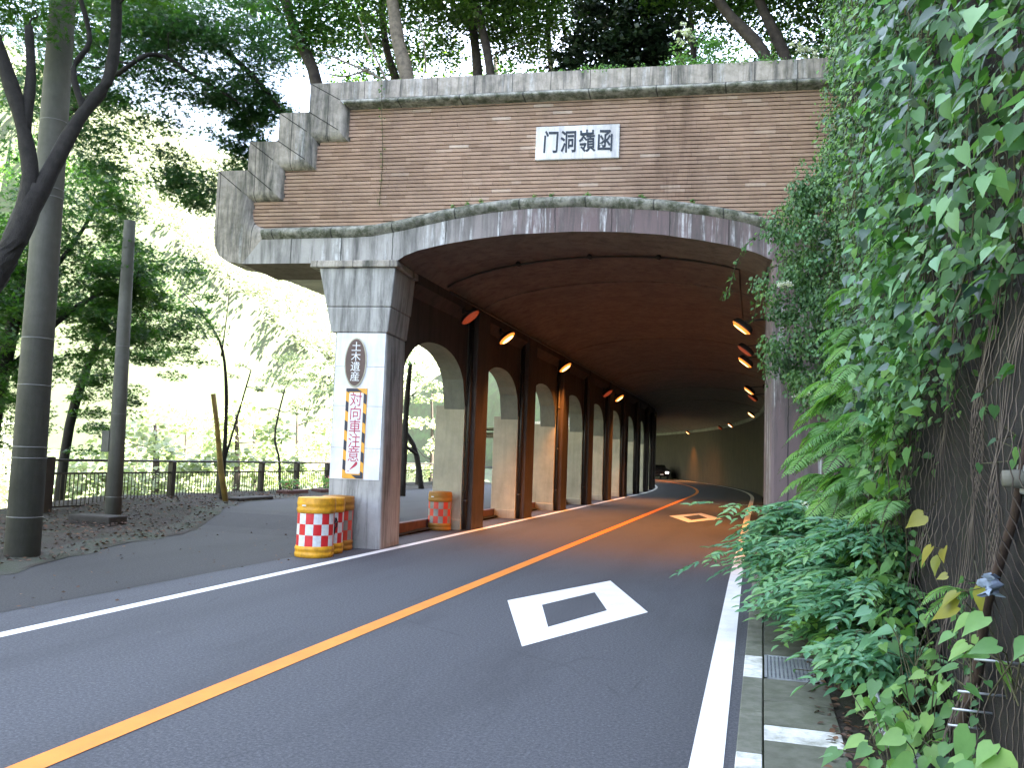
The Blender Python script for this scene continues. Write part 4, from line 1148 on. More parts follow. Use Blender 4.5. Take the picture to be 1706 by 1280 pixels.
# ferns
def fern(loc, n, L, seed, label, az=(120, 260)):
    r = np.random.default_rng(seed); root = empty('fern', loc); tag(root, label, 'fern', 'ferns growing from the rock wall')
    PP = []; TT = []; NN = []; WW = []; LL = []; TI = []; mb = MB()
    for k in range(n):
        a = rad(r.uniform(*az)); el = r.uniform(.1, .75); le = L * r.uniform(.7, 1.15); d = np.array([math.cos(a), math.sin(a), 0])
        pts = []; m = 30; ti = r.uniform(.1, .8)
        for j in range(m):
            t = j / (m - 1); pts.append(np.array(loc) + d * le * (t - .12 * t * t) + np.array([0, 0, le * (el * t - (.55 + el * .55) * t * t)]))
        pts = np.array(pts); side = np.cross(d, [0, 0, 1.])
        for j in range(3, m - 1):
            t = j / (m - 1); tg = pts[j + 1] - pts[j]; tg /= np.linalg.norm(tg); up = np.cross(side, tg); up *= np.sign(up[2] + 1e-6)
            pl_ = le * .30 * (math.sin(math.pi * min(1, t * .93 + .12)) ** .8) + .008
            for s_ in (-1, 1):
                PP.append(pts[j]); TT.append(side * s_ + tg * .45 - np.array([0, 0, .12]) + r.normal(0, .05, 3)); NN.append(up + r.normal(0, .12, 3)); WW.append(le * .034); LL.append(pl_); TI.append(np.clip(ti + r.normal(0, .08), 0, 1))
        mb.tube(list(pts[::4]) + [pts[-1]], .003, 4)
    leafobj('fronds', [scatter(T_LANCE, np.array(PP), np.array(TT), np.array(NN), np.array(WW), np.array(LL), np.array(TI))], ['leaf_fern'], root, loc)
    mb.build('stalks', 'twig', root, True, loc)
fl = [((.9, 6.5, 1.35), 7, .38, 'fern nearest to the bare netting at middle height'), ((.9, 6.7, .85), 7, .36, 'fern nearest to the netting, above the weeds'), ((.85, 7.9, 1.55), 8, .5, 'fern amid the trailing creeper'), ((.8, 8.4, 1.9), 9, .55, 'broad pale fern in the heart of the fern bank'), ((.95, 7.0, 1.5), 7, .4, 'fern arching over the left edge of the netting, lower one'), ((.92, 7.5, .95), 8, .42, 'fern between the dark-leaved shrub and the netting'), ((.9, 8.1, 1.1), 8, .5, 'fern above the dark-leaved shrub'), ((.95, 6.6, 1.9), 6, .36, 'small fern hanging beside the pale heart leaves'), ((.9, 8.5, 2.7), 8, .5, 'light fern in the upper part of the bank'), ((.9, 7.3, 2.0), 8, .45, 'fern at the upper left corner of the bare netting'), ((.9, 7.8, 2.4), 8, .5, 'fern just under the large vine leaves'), ((.85, 8.9, 2.35), 9, .55, 'fern in the thick of the bank beneath the glossy vine'), ((.7, 9.6, 1.3), 9, .55, 'pale fern tip pointing at the pier above the shrubs'), ((.85, 9.6, 2.45), 9, .62, 'pale arching fern highest in the row, below the creeper'), ((.75, 9.1, 2.0), 9, .62, 'arching fern in the middle of the wall, second from the top'),
      ((.7, 9.9, 1.75), 9, .6, 'fern reaching out towards the pier at middle height'), ((.85, 8.2, 1.8), 8, .55, 'fern hanging right of the middle of the fern bank'),
      ((.8, 8.7, 1.35), 8, .55, 'lower fern above the small white flowers'), ((.85, 7.6, 1.5), 7, .45, 'fern bordering the bare netting'),
      ((.75, 10.8, 1.5), 9, .6, 'farthest fern, in the shade next to the pier'), ((.8, 10.6, 2.3), 8, .55, 'dark fern under the hanging creeper bush'),
      ((.95, 6.2, 3.1), 6, .4, 'small fern among the heart-shaped leaves'), ((.9, 8.4, 3.2), 7, .45, 'yellowish fern high between glossy leaves'),
      ((.98, 4.75, 1.02), 2, .32, 'lone small fern frond on the bare netting'), ((.62, 8.1, .5), 7, .4, 'light green fern low by the gutter'),
      ((.6, 7.3, .35), 6, .3, 'tiny fern over the steel grating'), ((.9, 9.0, 2.9), 7, .5, 'fern tucked under the creeper right of the lamps')]
for i, (l, n, L, lb) in enumerate(fl): fern(l, n, L, 30 + i, lb, (130, 285) if n != 2 else (185, 215))

# pinnate-leaved shrubs
def pinnate(loc, stems, seed, label, name='pinnate_shrub', leaf=.115, mat='leaf_elder', reach=.8, az=(130, 270)):
    r = np.random.default_rng(seed); root = empty(name, loc); tag(root, label, 'shrub', 'pinnate-leaved shrubs at the foot of the wall')
    PP = []; TT = []; NN = []; WW = []; LL = []; TI = []; mb = MB()
    for k in range(stems):
        a = rad(r.uniform(*az)); d = np.array([math.cos(a), math.sin(a), 0]); le = reach * r.uniform(.5, 1.1); el = r.uniform(-.05, .6)
        st = [np.array(loc) + d * le * t + np.array([0, 0, le * (el * t - .35 * t * t)]) + r.normal(0, .01, 3) for t in np.linspace(0, 1, 7)]
        mb.tube(st, [.007, .006, .006, .005, .004, .003, .002], 5)
        for j in range(2, 7):
            for s_ in ((-1, 1) if j < 6 else (0,)):
                p0 = st[j]; aa = a + s_ * rad(r.uniform(35, 75)); dd = np.array([math.cos(aa), math.sin(aa), r.uniform(-.3, .25)]); RL_ = leaf * 2.5 * r.uniform(.8, 1.15)
                ti = r.uniform(0, 1); q = [p0 + dd * RL_ * t + np.array([0, 0, -.3 * RL_ * t * t]) for t in np.linspace(0, 1, 6)]
                mb.tube(q, .0022, 3, cap=False); sd_ = np.cross(dd, [0, 0, 1.]); sd_ /= np.linalg.norm(sd_)
                for m in range(1, 6):
                    for u in ((-1, 1) if m < 5 else (0,)):
                        PP.append(q[m]); TT.append(dd * (.75 if u else 1) + sd_ * u + np.array([0, 0, -.22]) + r.normal(0, .08, 3)); NN.append(np.array([-.15, -.25, 1.]) + r.normal(0, .2, 3))
                        LL.append(leaf * r.uniform(.8, 1.15)); WW.append(leaf * .36); TI.append(np.clip(ti + r.normal(0, .15), 0, 1))
    leafobj('leaves', [scatter(T_LANCE, np.array(PP), np.array(TT), np.array(NN), np.array(WW), np.array(LL), np.array(TI))], [mat], root, loc)
    mb.build('stems', 'twig', root, True, loc)
pl_ = [((.7, 9.6, .75), 20, 'pinnate-leaved shrub arching farthest out over the road edge line', .95), ((.75, 8.6, .85), 18, 'blue-green pinnate shrub in the centre of the bank', .8),
       ((.75, 9.2, 1.15), 16, 'upper pinnate shrub just under the ferns', .75), ((.85, 7.7, .75), 16, 'pinnate shrub spreading over the bare netting edge', .7),
       ((.7, 8.3, .45), 14, 'lower pinnate shrub leaning over the cover slabs', .6), ((.8, 7.2, .5), 10, 'pinnate shrub with dark leaves above the corrugated hose', .5),
       ((.75, 10.8, .5), 14, 'pinnate shrub in front of the foot of the pier', .7), ((.75, 9.9, .35), 12, 'short pinnate shrub close to the far gutter slabs', .55)]
pl_ += [((.92, 6.9, .75), 12, 'pinnate shrub overlapping the left edge of the bare netting', .5), ((.92, 6.3, .45), 10, 'low pinnate shrub beside the hooked pipe', .42), ((.9, 7.3, 1.15), 12, 'pinnate shrub below the hanging heart-leaf sprig', .5)]
for i, (l, n, lb, rc) in enumerate(pl_): pinnate(l, n, 60 + i, lb, reach=rc, mat='leaf_elder' if i != 5 else 'leaf_vine')
pinnate((.78, 8.9, .95), 5, 79, 'single long pinnate spray stretching across the white edge line', reach=1.35, az=(165, 190))

# broad-leaved herbs low on the right
def herb(loc, n, size, seed, label, mat='leaf_fern', spread=.22, h=.35):
    r = np.random.default_rng(seed); root = empty('broad_leaved_herb', loc); tag(root, label, 'plant', 'broad-leaved herbs at the wall foot')
    P = np.array(loc) + np.stack([r.normal(-.02, spread * .6, n), r.normal(0, spread, n), r.uniform(.02, h, n)], 1)
    P[:, 0] = np.minimum(P[:, 0], 1.0)
    nor = np.stack([r.normal(-.35, .3, n), r.normal(-.45, .3, n), np.full(n, .8)], 1)
    tip = np.stack([r.normal(-.5, .5, n), r.normal(-.3, .5, n), np.full(n, -.45)], 1); sz = size * r.uniform(.6, 1.2, n)
    leafobj('leaves', [scatter(T_HEART, P, tip, nor, sz * .72, sz, r.uniform(0, 1, n))], [mat], root, loc)
    mb = MB()
    for q in P[::2]:
        b = np.array([loc[0] + r.normal(0, .05), loc[1] + r.normal(0, .06), loc[2] - .02]); mb.tube([b, (b + q) / 2 + np.array([0, 0, .06]), q], .0035, 4, cap=False)
    mb.build('stems', 'twig', root, True, loc)
hb = [((.72, 6.3, .3), 22, .15, 'leafy herb with large pointed leaves over the hose', 'leaf_elder', .2, .45), ((.68, 5.6, .02), 34, .10, 'bright herb at the edge of the white painted slab', 'leaf_fern', .16, .3),
      ((.7, 5.0, .02), 34, .11, 'bright green herb at the bottom edge of the photo', 'leaf_fern', .2, .3), ((.78, 4.3, .05), 30, .14, 'large-leaved herb, bottom right, before the root', 'leaf_vine', .22, .35),
      ((.82, 3.55, .25), 24, .17, 'biggest bright leaves in the bottom right corner', 'leaf_fern', .22, .4), ((.6, 6.9, .02), 40, .06, 'small-leaved herb growing over the grating', 'leaf_vine', .2, .25),
      ((.62, 7.9, .02), 60, .055, 'low weed between slabs and ferns', 'leaf_fern', .3, .3), ((.9, 3.9, .75), 16, .11, 'leaf cluster in front of the steel pins at the right edge', 'leaf_fern', .15, .3)]
hb += [((.82, 6.0, .05), 60, .07, 'small-leaved weed behind the corrugated hose', 'leaf_elder', .25, .5), ((.85, 5.2, .1), 34, .10, 'mid-size leafy herb between hose and root', 'leaf_fern', .2, .45),
       ((.9, 5.7, .35), 30, .09, 'herb climbing at the foot of the netting', 'leaf_vine', .22, .5), ((.88, 6.7, .3), 44, .075, 'weed between pinnate shrub and netting', 'leaf_fern', .25, .5),
       ((.75, 4.6, .0), 40, .085, 'low bright weed in the bottom corner by the slab', 'leaf_elder', .25, .25), ((.85, 3.3, .1), 26, .14, 'broad leaves at the very corner of the photo', 'leaf_vine', .2, .4)]
for i, (l, n, sz, lb, mt, sp_, h_) in enumerate(hb): herb(l, n, sz, 90 + i, lb, mt, sp_, h_)
def fewleaves(label, loc, n, size, mat, seed, spread=(.08, .25, .2), tintlo=0):
    r = np.random.default_rng(seed); root = empty('vine_sprig', loc); tag(root, label, 'sprig', 'sprigs on the netting')
    P = np.array(loc) + r.uniform(-1, 1, (n, 3)) * np.array(spread); P[:, 0] = np.minimum(P[:, 0], .98)
    leafobj('leaves', [hang(P, size, T_HEART, r, .8, tintlo=tintlo)], [mat], root, loc)
    mb = MB(); pts = sorted([tuple(p) for p in P], key=lambda p: -p[2]); mb.tube([(loc[0] + .05, loc[1], pts[0][2] + .1)] + pts, .003, 4); mb.build('stem', 'twig', root, True, loc)
fewleaves('hanging sprig of pale heart leaves in front of the netting', (.85, 6.3, 1.85), 9, .14, 'leaf_vine', 41, (.08, .35, .22), .5)
fewleaves('bright yellow-green leaf pair below the upper vine', (.8, 5.0, 2.35), 5, .12, 'leaf_fern', 42, (.05, .15, .14), .5)
fewleaves('yellowing leaves over the netting right of the shrub', (.85, 5.0, 1.25), 6, .10, 'leaf_yellow', 43, (.06, .3, .15))
fewleaves('two withering yellow leaves near the grey cloth', (.85, 4.3, 1.05), 4, .11, 'leaf_yellow', 44, (.05, .2, .1), .4)
fewleaves('small leaves climbing the netting near the root', (.97, 4.9, .75), 50, .045, 'leaf_vine', 45, (.03, .45, .35))
fewleaves('young sprig at the right edge above the bolt', (.95, 4.2, 1.9), 12, .07, 'leaf_vine', 46, (.04, .3, .3))

def flowers(label, loc, s, n, seed, name='flower_cluster', mat='petal', size=.03):
    r = np.random.default_rng(seed); root = empty(name, loc); tag(root, label, 'flowers', 'white flower clusters')
    cl = [(loc[0] + r.normal(0, s), loc[1] + r.normal(0, s), loc[2] + r.normal(0, s * .6), .045) for _ in range(n)]
    leafobj('petals', [leaves_in(cl, 26, size, .7, .8, T_DIA, r)], [mat], root, loc)
    mb = MB()
    for c in cl[::2]: mb.tube([(loc[0] + .05, loc[1], loc[2] - .22), c[:3]], .003, 4)
    mb.build('stalks', 'twig', root, True, loc)
flowers('white flower cluster beside the pier top among creeper', (.28, 12.5, 4.15), .07, 7, 1)
flowers('small white flower head between ferns and shrubs', (.45, 8.6, 1.25), .035, 4, 2, size=.022)
flowers('tiny white blooms on the pier side', (.5, 12.4, 2.6), .04, 3, 3, size=.02)

# hardware on the wall
def bolt(loc, label):
    root = empty('anchor_bolt', loc); tag(root, label, 'bolt')
    mb = MB(); mb.tube([(0, 0, 0), (-.09, 0, 0)], [.04, .032], 10); mb.build('cap', 'pole', root, True)
    mb = MB(); mb.box((-.02, -.09, -.06), (.0, .09, .06)); mb.build('plate', 'steel', root, bevel=.01)
bolt((1.0, 3.86, 1.59), 'pale mortar-capped anchor bolt at the right edge')
r = random.Random(2)
for k, (y, z, lb) in enumerate(((4.16, .82, 'topmost'), (4.49, .61, 'second from the top'), (4.61, .50, 'third from the top'), (4.71, .40, 'lowest'), (7.0, 1.3, 'far one beside the hanging sprig'))):
    mb = MB(); mb.tube([(1.08, y, z), (.86, y - .03, z + .01)], .006, 6)
    tag(mb.build('steel_pin', 'steel', smooth=True), 'thin steel pin sticking out of the netting, ' + lb, 'pin', 'steel pins in the rock')
mb = MB(); mb.tube([(.99, 5.2, -.05), (.96, 4.96, .3), (.975, 4.62, .68), (.965, 4.39, 1.02), (.98, 3.98, 1.44), (.99, 3.6, 2.1)], [.03, .028, .026, .022, .018, .01], 8)
tag(mb.build('root', 'root', smooth=True), 'reddish brown root slanting up over the netting', 'root')
mb = MB(); mb.tube([(1.0, 7.8, .1), (.93, 7.6, .5), (.95, 7.3, 1.0)], [.05, .04, .03], 8)
tag(mb.build('root', 'bark', smooth=True), 'dark upright root behind the large pointed leaves', 'root')
mb = MB(); r_ = np.random.default_rng(8); v, f = [], []
rag = empty('cloth_scrap', (.95, 4.12, 1.14)); tag(rag, 'crumpled blue-grey cloth scrap caught on the netting', 'cloth')
for i in range(9):
    for j in range(9): v.append((-.05 * math.sin(i * .8) * math.cos(j * .7) - .03 + r_.normal(0, .008), (i - 4) * .013 * (1 - .05 * abs(j - 4)), (j - 4) * .010 + .012 * math.sin(i * 1.7)))
f = [(i * 9 + j, i * 9 + j + 1, (i + 1) * 9 + j + 1, (i + 1) * 9 + j) for i in range(8) for j in range(8)]
mb.add(v, f).build('fabric', 'rag', rag, True)
# corrugated hose
hs = empty('corrugated_hose', (.62, 5.6, .2)); tag(hs, 'grey corrugated hose with pale rings lying at the foot of the wall', 'hose'); HL = (.62, 5.6, .2)
path = [Vector((.80, 4.95, .10)), Vector((.75, 5.2, .10)), Vector((.71, 5.5, .11)), Vector((.70, 5.75, .16))]
mb = MB(); mb.tube(path, .045, 12); mb.build('tube', 'rubber', hs, True, HL)
mb = MB()
for k in range(15):
    t = .2 + k * .18; i = min(2, int(t)); p = path[i].lerp(path[i + 1], t - i); d = (path[i + 1] - path[i]).normalized()
    mb.tube([p - d * .008, p + d * .008], .051, 12)
mb.build('rings', 'hose_ring', hs, False, HL)
mb = MB(); mb.tube([path[-1], (.69, 5.95, .25), (.66, 6.1, .36), (.62, 6.15, .30)], .018, 8); mb.build('coupling', 'steel', hs, True, HL)
mb = MB(); mb.tube([(.62, 6.7, .2), (.56, 6.7, .36), (.52, 6.7, .46), (.49, 6.7, .54), (.51, 6.7, .57), (.535, 6.7, .55)], .013, 8)
tag(mb.build('hooked_pipe', 'steel', smooth=True), 'small hooked grey pipe end sticking out of the low plants', 'pipe')

# fallen leaves along the gutter and on the leaf litter
r = np.random.default_rng(55); n = 420
P = np.stack([r.uniform(.36, .75, n), r.uniform(4.4, 11, n), r.uniform(.03, .045, n)], 1)
nor = np.stack([r.normal(0, .35, n), r.normal(0, .35, n), np.ones(n)], 1)
s1 = scatter(T_LANCE, P, rdir(n, 0, .3, r), nor, .03, .055, r.uniform(0, 1, n))
n = 5200; x = r.uniform(-14.5, -9.2, n); y = r.uniform(8.5, 24, n)
ex = np.interp(y, [p[1] for p in edge_pts], [p[0] for p in edge_pts]); k_ = x < ex - .05 + r.exponential(.12, n); x = x[k_]; y = y[k_]; n = len(x)
P = np.stack([x, y, np.array([.03 + .08 * sm(.1, 1.4, e_ - a) + zwalk(a, b) for a, b, e_ in zip(x, y, ex[k_])])], 1); nor = np.stack([r.normal(0, .5, n), r.normal(0, .5, n), np.ones(n)], 1)
s2 = scatter(T_DIA, P, rdir(n, 0, .3, r), nor, .05, .075, r.uniform(0, 1, n) ** 1.6)
n = 160; P = np.stack([r.uniform(-10, -6.2, n), r.uniform(6, 18, n), np.full(n, .012)], 1)
P[:, 2] += np.array([zwalk(a, b) for a, b in P[:, :2]])
s3 = scatter(T_DIA, P, rdir(n, 0, .3, r), np.stack([r.normal(0, .3, n), r.normal(0, .3, n), np.ones(n)], 1), .035, .05, r.uniform(0, 1, n))
o = leafobj('fallen_leaves', [s1, s2, s3], ['leaf_dry']); tag(o, 'dry brown fallen leaves on soil and along the gutter', 'fallen leaves', kind='stuff')

# moss and weeds on ledges of the facade
r = np.random.default_rng(77); cl = []
for u in r.uniform(-1.2, 7.4, 60): p = FU(u, 8.13, -.25 + r.uniform(-.2, .15)); cl.append((p[0], p[1], p[2], .10))
for u in r.uniform(2.6, 6.6, 110): p = FU(u, 8.14, -.2 + r.uniform(-.2, .2)); cl.append((p[0], p[1], p[2], .12))
for u in (1.0, 1.25, 1.5, 2.4, 2.7, 3.3, 4.2, 5.0, 6.0): p = FU(u, float(np.interp(u, up_u, up_z)) + .01, -.1); cl.append((p[0], p[1], p[2], .05))
o = leafobj('ledge_weeds', [leaves_in(cl, 30, .035, .8, .6, T_DIA, r)], ['leaf_fern']); tag(o, 'low green weeds along the top of the coping', 'weeds', kind='stuff')

# ------------------------------------------------------------------ trees
OVT = 'trees on the earth above the tunnel'; LFT = 'trees beside the lay-by'; VAL = 'sunlit trees in the valley'
def sc8(p, k=1.4706): return (p[0] * k, p[1] * k, 1.6 + (p[2] - 1.6) * k)
# forked tree, left foreground
tr = [[(-10.6, 6.9, -.1, .21), (*sc8((-6.5, 5.5, 2.2)), .20), (*sc8((-6.39, 5.61, 2.64)), .19), (*sc8((-6.21, 5.8, 3.14)), .16), (*sc8((-6.08, 5.94, 3.80)), .125)],
      [(*sc8((-6.20, 5.81, 3.2)), .11), (*sc8((-6.12, 5.90, 3.75)), .115), (*sc8((-6.17, 5.84, 4.25)), .09), (*sc8((-6.29, 5.72, 4.75)), .10), (*sc8((-6.43, 5.56, 5.22)), .08)],
      [(*sc8((-6.17, 5.84, 4.25)), .08), (*sc8((-6.16, 5.85, 4.75)), .06), (*sc8((-6.2, 5.82, 5.2)), .05)],
      [(*sc8((-6.20, 5.81, 3.2)), .10), (*sc8((-6.06, 5.96, 3.78)), .115), (*sc8((-5.89, 6.13, 4.45)), .085), (*sc8((-5.74, 6.27, 4.85)), .075), (*sc8((-5.71, 6.30, 5.3)), .075), (*sc8((-5.73, 6.28, 5.8)), .06)],
      [(*sc8((-5.86, 6.16, 4.55)), .05), (*sc8((-5.94, 6.08, 4.9)), .04), (*sc8((-5.86, 6.16, 5.2)), .035), (*sc8((-5.94, 6.08, 5.6)), .03)]]
rg = np.random.default_rng(5)
cl = ellclusters((-9.6, 8.8, 8.3), (2.6, 2.0, 1.3), 95, .6, rg, .1) + ellclusters((-11.2, 8.2, 7.2), (1.8, 1.3, 1.4), 26, .5, rg, .2)
tree('dark forked maple leaning in front of the thick pole, left edge', tr, cl, 110, .11, 'leaf_maple', 'dark_bark', LFT, T_STAR, .35, 21, name='forked_maple')
# canopy of the layby maple behind, with bluish leaves near the stepped parapet
tr = [[(-12.25, 12.5, 0, .13), (-12.4, 12.35, 4, .12), (-12.45, 12.3, 7.5, .11), (-12.3, 12.1, 9.6, .10), (-11.8, 11.6, 10.6, .08)],
      [(-12.45, 12.3, 8.8, .07), (-11.6, 12.0, 9.75, .065), (-10.84, 12.44, 9.52, .06), (-10.04, 13.09, 9.21, .055), (-9.24, 13.67, 8.54, .05), (-8.75, 13.99, 7.93, .03)],
      [(-12.43, 12.3, 7.2, .05), (-10.66, 11.93, 7.94, .045), (-10.25, 12.29, 8.39, .04), (-9.69, 12.73, 8.1, .03), (-9.1, 13.3, 7.79, .015)]]
cl = ellclusters((-10.6, 13.0, 9.2), (2.5, 1.5, 1.7), 170, .6, rg, .05) + ellclusters((-9.6, 14.2, 8.0), (.9, .6, 1.4), 60, .42, rg, .05) + ellclusters((-12.0, 12.6, 7.9), (2.0, 1.3, 2.2), 90, .58, rg, .1) + ellclusters((-10.3, 13.6, 6.4), (1.0, .8, .8), 26, .42, rg, .1)
tree('maple with layered bluish leaves beside the stepped parapet', tr, cl, 110, .11, 'leaf_blue', 'dark_bark', LFT, T_STAR, .35, 22, name='maple')
# maples behind the poles
tr = [[(-16.2, 15.2, -1.0, .2), (-16.0, 15.0, 2, .17), (-15.6, 15.0, 4.5, .14), (-15.2, 15.2, 6.5, .09)], [(-15.8, 15, 3, .08), (-14.6, 15.6, 4.6, .05), (-13.6, 16.2, 5.2, .03)], [(-15.6, 15, 4.5, .08), (-14.8, 15.5, 5.9, .05), (-14.3, 16.0, 7.6, .012)]]
cl = ellclusters((-15.6, 15.4, 5.4), (3.0, 1.8, 2.9), 190, .62, rg, .1) + ellclusters((-14.2, 16.4, 4.6), (1.5, 1.2, 1.9), 62, .5, rg, .1)
tree('broad maple with glowing green leaves behind the two poles', tr, cl, 120, .12, 'leaf_maple', 'dark_bark', LFT, T_STAR, .35, 23, name='maple')
tr = [[(-16.8, 17.8, -1.4, .14), (-16.6, 17.8, 2, .12), (-16.2, 18.1, 4.2, .08), (-15.8, 18.4, 5.6, .02)]]
cl = ellclusters((-15.2, 18.4, 4.9), (1.9, 1.6, 1.9), 110, .5, rg, .1) + ellclusters((-15.8, 17.8, 2.8), (1.0, .9, 1.5), 26, .42, rg, .1)
tree('smaller maple whose foliage ends right of the slim pole', tr, cl, 110, .11, 'leaf_maple', 'dark_bark', LFT, T_STAR, .35, 24, name='maple')
tr = [[(-15.9, 13.4, -.6, .16), (-15.8, 13.3, 2.2, .13), (-15.4, 13.2, 4.2, .08)]]
cl = ellclusters((-15.4, 13.2, 3.2), (2.2, 1.4, 2.6), 100, .52, rg, .1)
tree('low maple at the left edge between the poles and the railing end', tr, cl, 110, .11, 'leaf_maple', 'dark_bark', LFT, T_STAR, .35, 25, name='maple')
# sapling with bare forked stem, and the little curved one
tr = [[(-13.75, 20.2, -.1, .065), (-13.62, 20.0, 1.6, .055), (-13.66, 19.95, 3.2, .045), (-13.85, 19.8, 4.4, .03), (-14.4, 19.4, 5.3, .018), (-14.65, 19.2, 5.6, .01)],
      [(-13.62, 20.0, 1.2, .035), (-13.45, 20.3, 2.6, .025), (-13.3, 20.5, 3.7, .015)], [(-13.8, 19.85, 4.0, .02), (-13.8, 20, 5.4, .012), (-13.82, 20, 6.2, .008)]]
tree('bare thin forked sapling right behind the leaning stake', tr, ellclusters((-13.3, 20.5, 3.5), (.5, .5, .5), 5, .22, rg), 26, .07, 'leaf_sunny', 'dark_bark', LFT, T_DIA, .3, 26, name='sapling')
tr = [[(-15.1, 25.4, -.1, .05), (-15.15, 25.3, 1.2, .04), (-15.3, 25.2, 1.9, .035), (-15.25, 25.2, 2.6, .03), (-15.1, 25.3, 3.6, .02)]]
cl = ellclusters((-14.9, 25.6, 4.1), (1.5, 1.3, .8), 26, .38, rg, .1) + ellclusters((-15, 25.5, 2.9), (1.2, 1, .4), 8, .3, rg, .1)
tree('small crooked tree with thin foliage just left of the pillar', tr, cl, 60, .075, 'leaf_sunny', 'dark_bark', LFT, T_DIA, .3, 27, name='crooked_tree')
tr = [[(-13.4, 33.5, 0, .13), (-13.6, 32.8, 2.0, .10), (-14.2, 31.2, 3.2, .06), (-15.0, 29.6, 3.9, .03)], [(-13.5, 33.0, 1.6, .08), (-14.1, 31.5, 2.3, .05), (-15.0, 29.4, 3.0, .025)]]
cl = ellclusters((-15.2, 29.3, 3.9), (1.3, 1.8, .7), 24, .4, rg, .1) + ellclusters((-14.2, 32.5, 4.6), (1.6, 1.8, 1.0), 20, .45, rg, .1)
tree('tree behind the pillar whose branches reach out to the left of it', tr, cl, 60, .085, 'leaf_sunny', 'dark_bark', LFT, T_DIA, .3, 28, name='leaning_tree')
tr = [[(-11.5, 27, .2, .12), (-11.5, 27, 3, .1), (-11.0, 26, 4.5, .06)]]
cl = ellclusters((-10.9, 24.0, 4.7), (1.0, 1.6, .8), 26, .42, rg, .1)
tree('tree with green sprays hanging under the overhanging soffit', tr, cl, 90, .09, 'leaf_fern', 'dark_bark', LFT, T_STAR, .3, 29, name='maple')

# trees above the tunnel
def ot(base, pts, label, leafm='leaf_wood', bark='bark', crown=((0, 0, 3.5), (2.2, 1.8, 1.6)), n=46, seed=40, per=120, size=.09, s=.6, flat=.35, name='woodland_tree', extra=[]):
    rg_ = np.random.default_rng(seed); top = pts[-1]
    cl = ellclusters((top[0] + crown[0][0], top[1] + crown[0][1], top[2] + crown[0][2]), crown[1], int(n * 1.7), s, rg_, .15)
    tree(label, [[(*base,)] + [tuple(p) for p in pts]] + extra, cl, per, size, leafm, bark, OVT, T_DIA if name != 'maple' else T_STAR, flat, seed, name=name)
ot((-9.0, 16.0, 7.0, .16), [(-9.2, 16, 9.3, .14), (-9.8, 16, 10.6, .12), (-10.3, 16, 11.8, .09)], 'dark slanting trunk behind the stepped end of the parapet', crown=((.5, 0, -.4), (2.2, 1.6, 1.3)), seed=40, leafm='leaf_maple', bark='bark')
ot((-8.2, 18.2, 7.2, .13), [(-8.2, 18.2, 9.6, .11), (-8.7, 18.2, 11.2, .09), (-8.9, 18.2, 12.6, .06)], 'second dark trunk, right of the slanting one', crown=((0, .5, -.6), (1.9, 1.8, 1.7)), seed=41)
ot((-6.75, 15.3, 7.6, .17), [(-6.85, 15.4, 8.9, .15), (-7.1, 15.4, 9.8, .135), (-7.3, 15.4, 10.8, .125), (-7.6, 15.4, 12.2, .1)], 'pale thick curving trunk rising from the parapet', bark='pale_bark', crown=((0, .3, -.2), (2.3, 1.8, 1.2)), seed=42,
   extra=[[(-6.7, 14.6, 8.15, .03), (-7.1, 14.6, 8.7, .025), (-7.8, 14.7, 9.1, .018), (-8.6, 14.8, 9.5, .01)], [(-6.7, 14.6, 8.2, .028), (-7.2, 14.7, 9.1, .02), (-7.7, 14.8, 10.1, .01)],
          [(-6.6, 14.6, 8.2, .025), (-6.2, 14.7, 8.8, .018), (-6.35, 14.7, 9.8, .01)], [(-7.3, 14.6, 8.9, .02), (-7.9, 14.7, 8.85, .014), (-8.4, 14.7, 9.0, .008)]])
ot((-6.1, 17.6, 7.9, .13), [(-6.15, 17.6, 9.8, .11), (-6.3, 17.6, 11, .1), (-6.6, 17.6, 12.8, .07)], 'twin dark trunk right of the pale one, left stem', crown=((.3, 0, -.7), (2.0, 1.6, 1.7)), seed=43)
ot((-5.55, 17.0, 7.9, .12), [(-5.6, 17, 9.2, .105), (-5.8, 17, 10.4, .09), (-6.2, 17, 11.8, .07)], 'brown trunk leaning left beside the twin dark stem', crown=((.7, 0, -.2), (1.9, 1.6, 1.5)), seed=44)
ot((-4.7, 18.6, 7.9, .08), [(-4.7, 18.6, 9.8, .07), (-4.85, 18.6, 11.4, .055), (-4.9, 18.6, 13, .04)], 'thin upright trunk above the left part of the brickwork', crown=((.2, 0, -.8), (1.7, 1.5, 1.9)), n=30, seed=45)
ot((-2.9, 17.5, 7.9, .09), [(-2.9, 17.5, 9.6, .08), (-2.8, 17.5, 11.2, .05), (-2.8, 17.5, 12.4, .03)], 'dense dark evergreen above the plaque', leafm='leaf_dark', bark='dark_bark', crown=((.1, 0, -2.1), (1.5, 1.2, 1.9)), n=60, seed=46, name='evergreen_tree', size=.12, s=.5, per=130)
ot((-1.6, 19.5, 8.0, .10), [(-1.6, 19.5, 10.5, .08), (-1.8, 19.5, 12.5, .05)], 'leafy tree closing the gap behind the evergreen', crown=((0, 0, .1), (2.4, 1.6, 1.5)), n=40, seed=47)
ot((.25, 16.2, 8.2, .13), [(-.1, 16.2, 9.3, .12), (-.8, 16.2, 10.2, .1), (-1.4, 16.2, 11.4, .08)], 'brown trunk slanting up to the left above the right coping', crown=((.2, .2, .0), (2.0, 1.6, 1.1)), n=40, seed=48)
ot((.75, 16.6, 8.2, .12), [(.3, 16.6, 9.4, .11), (-.2, 16.6, 10.6, .09), (-.5, 16.6, 11.8, .07)], 'parallel slanting trunk just right of the other one', crown=((.3, .2, -.3), (2.0, 1.6, 1.3)), n=46, seed=49)
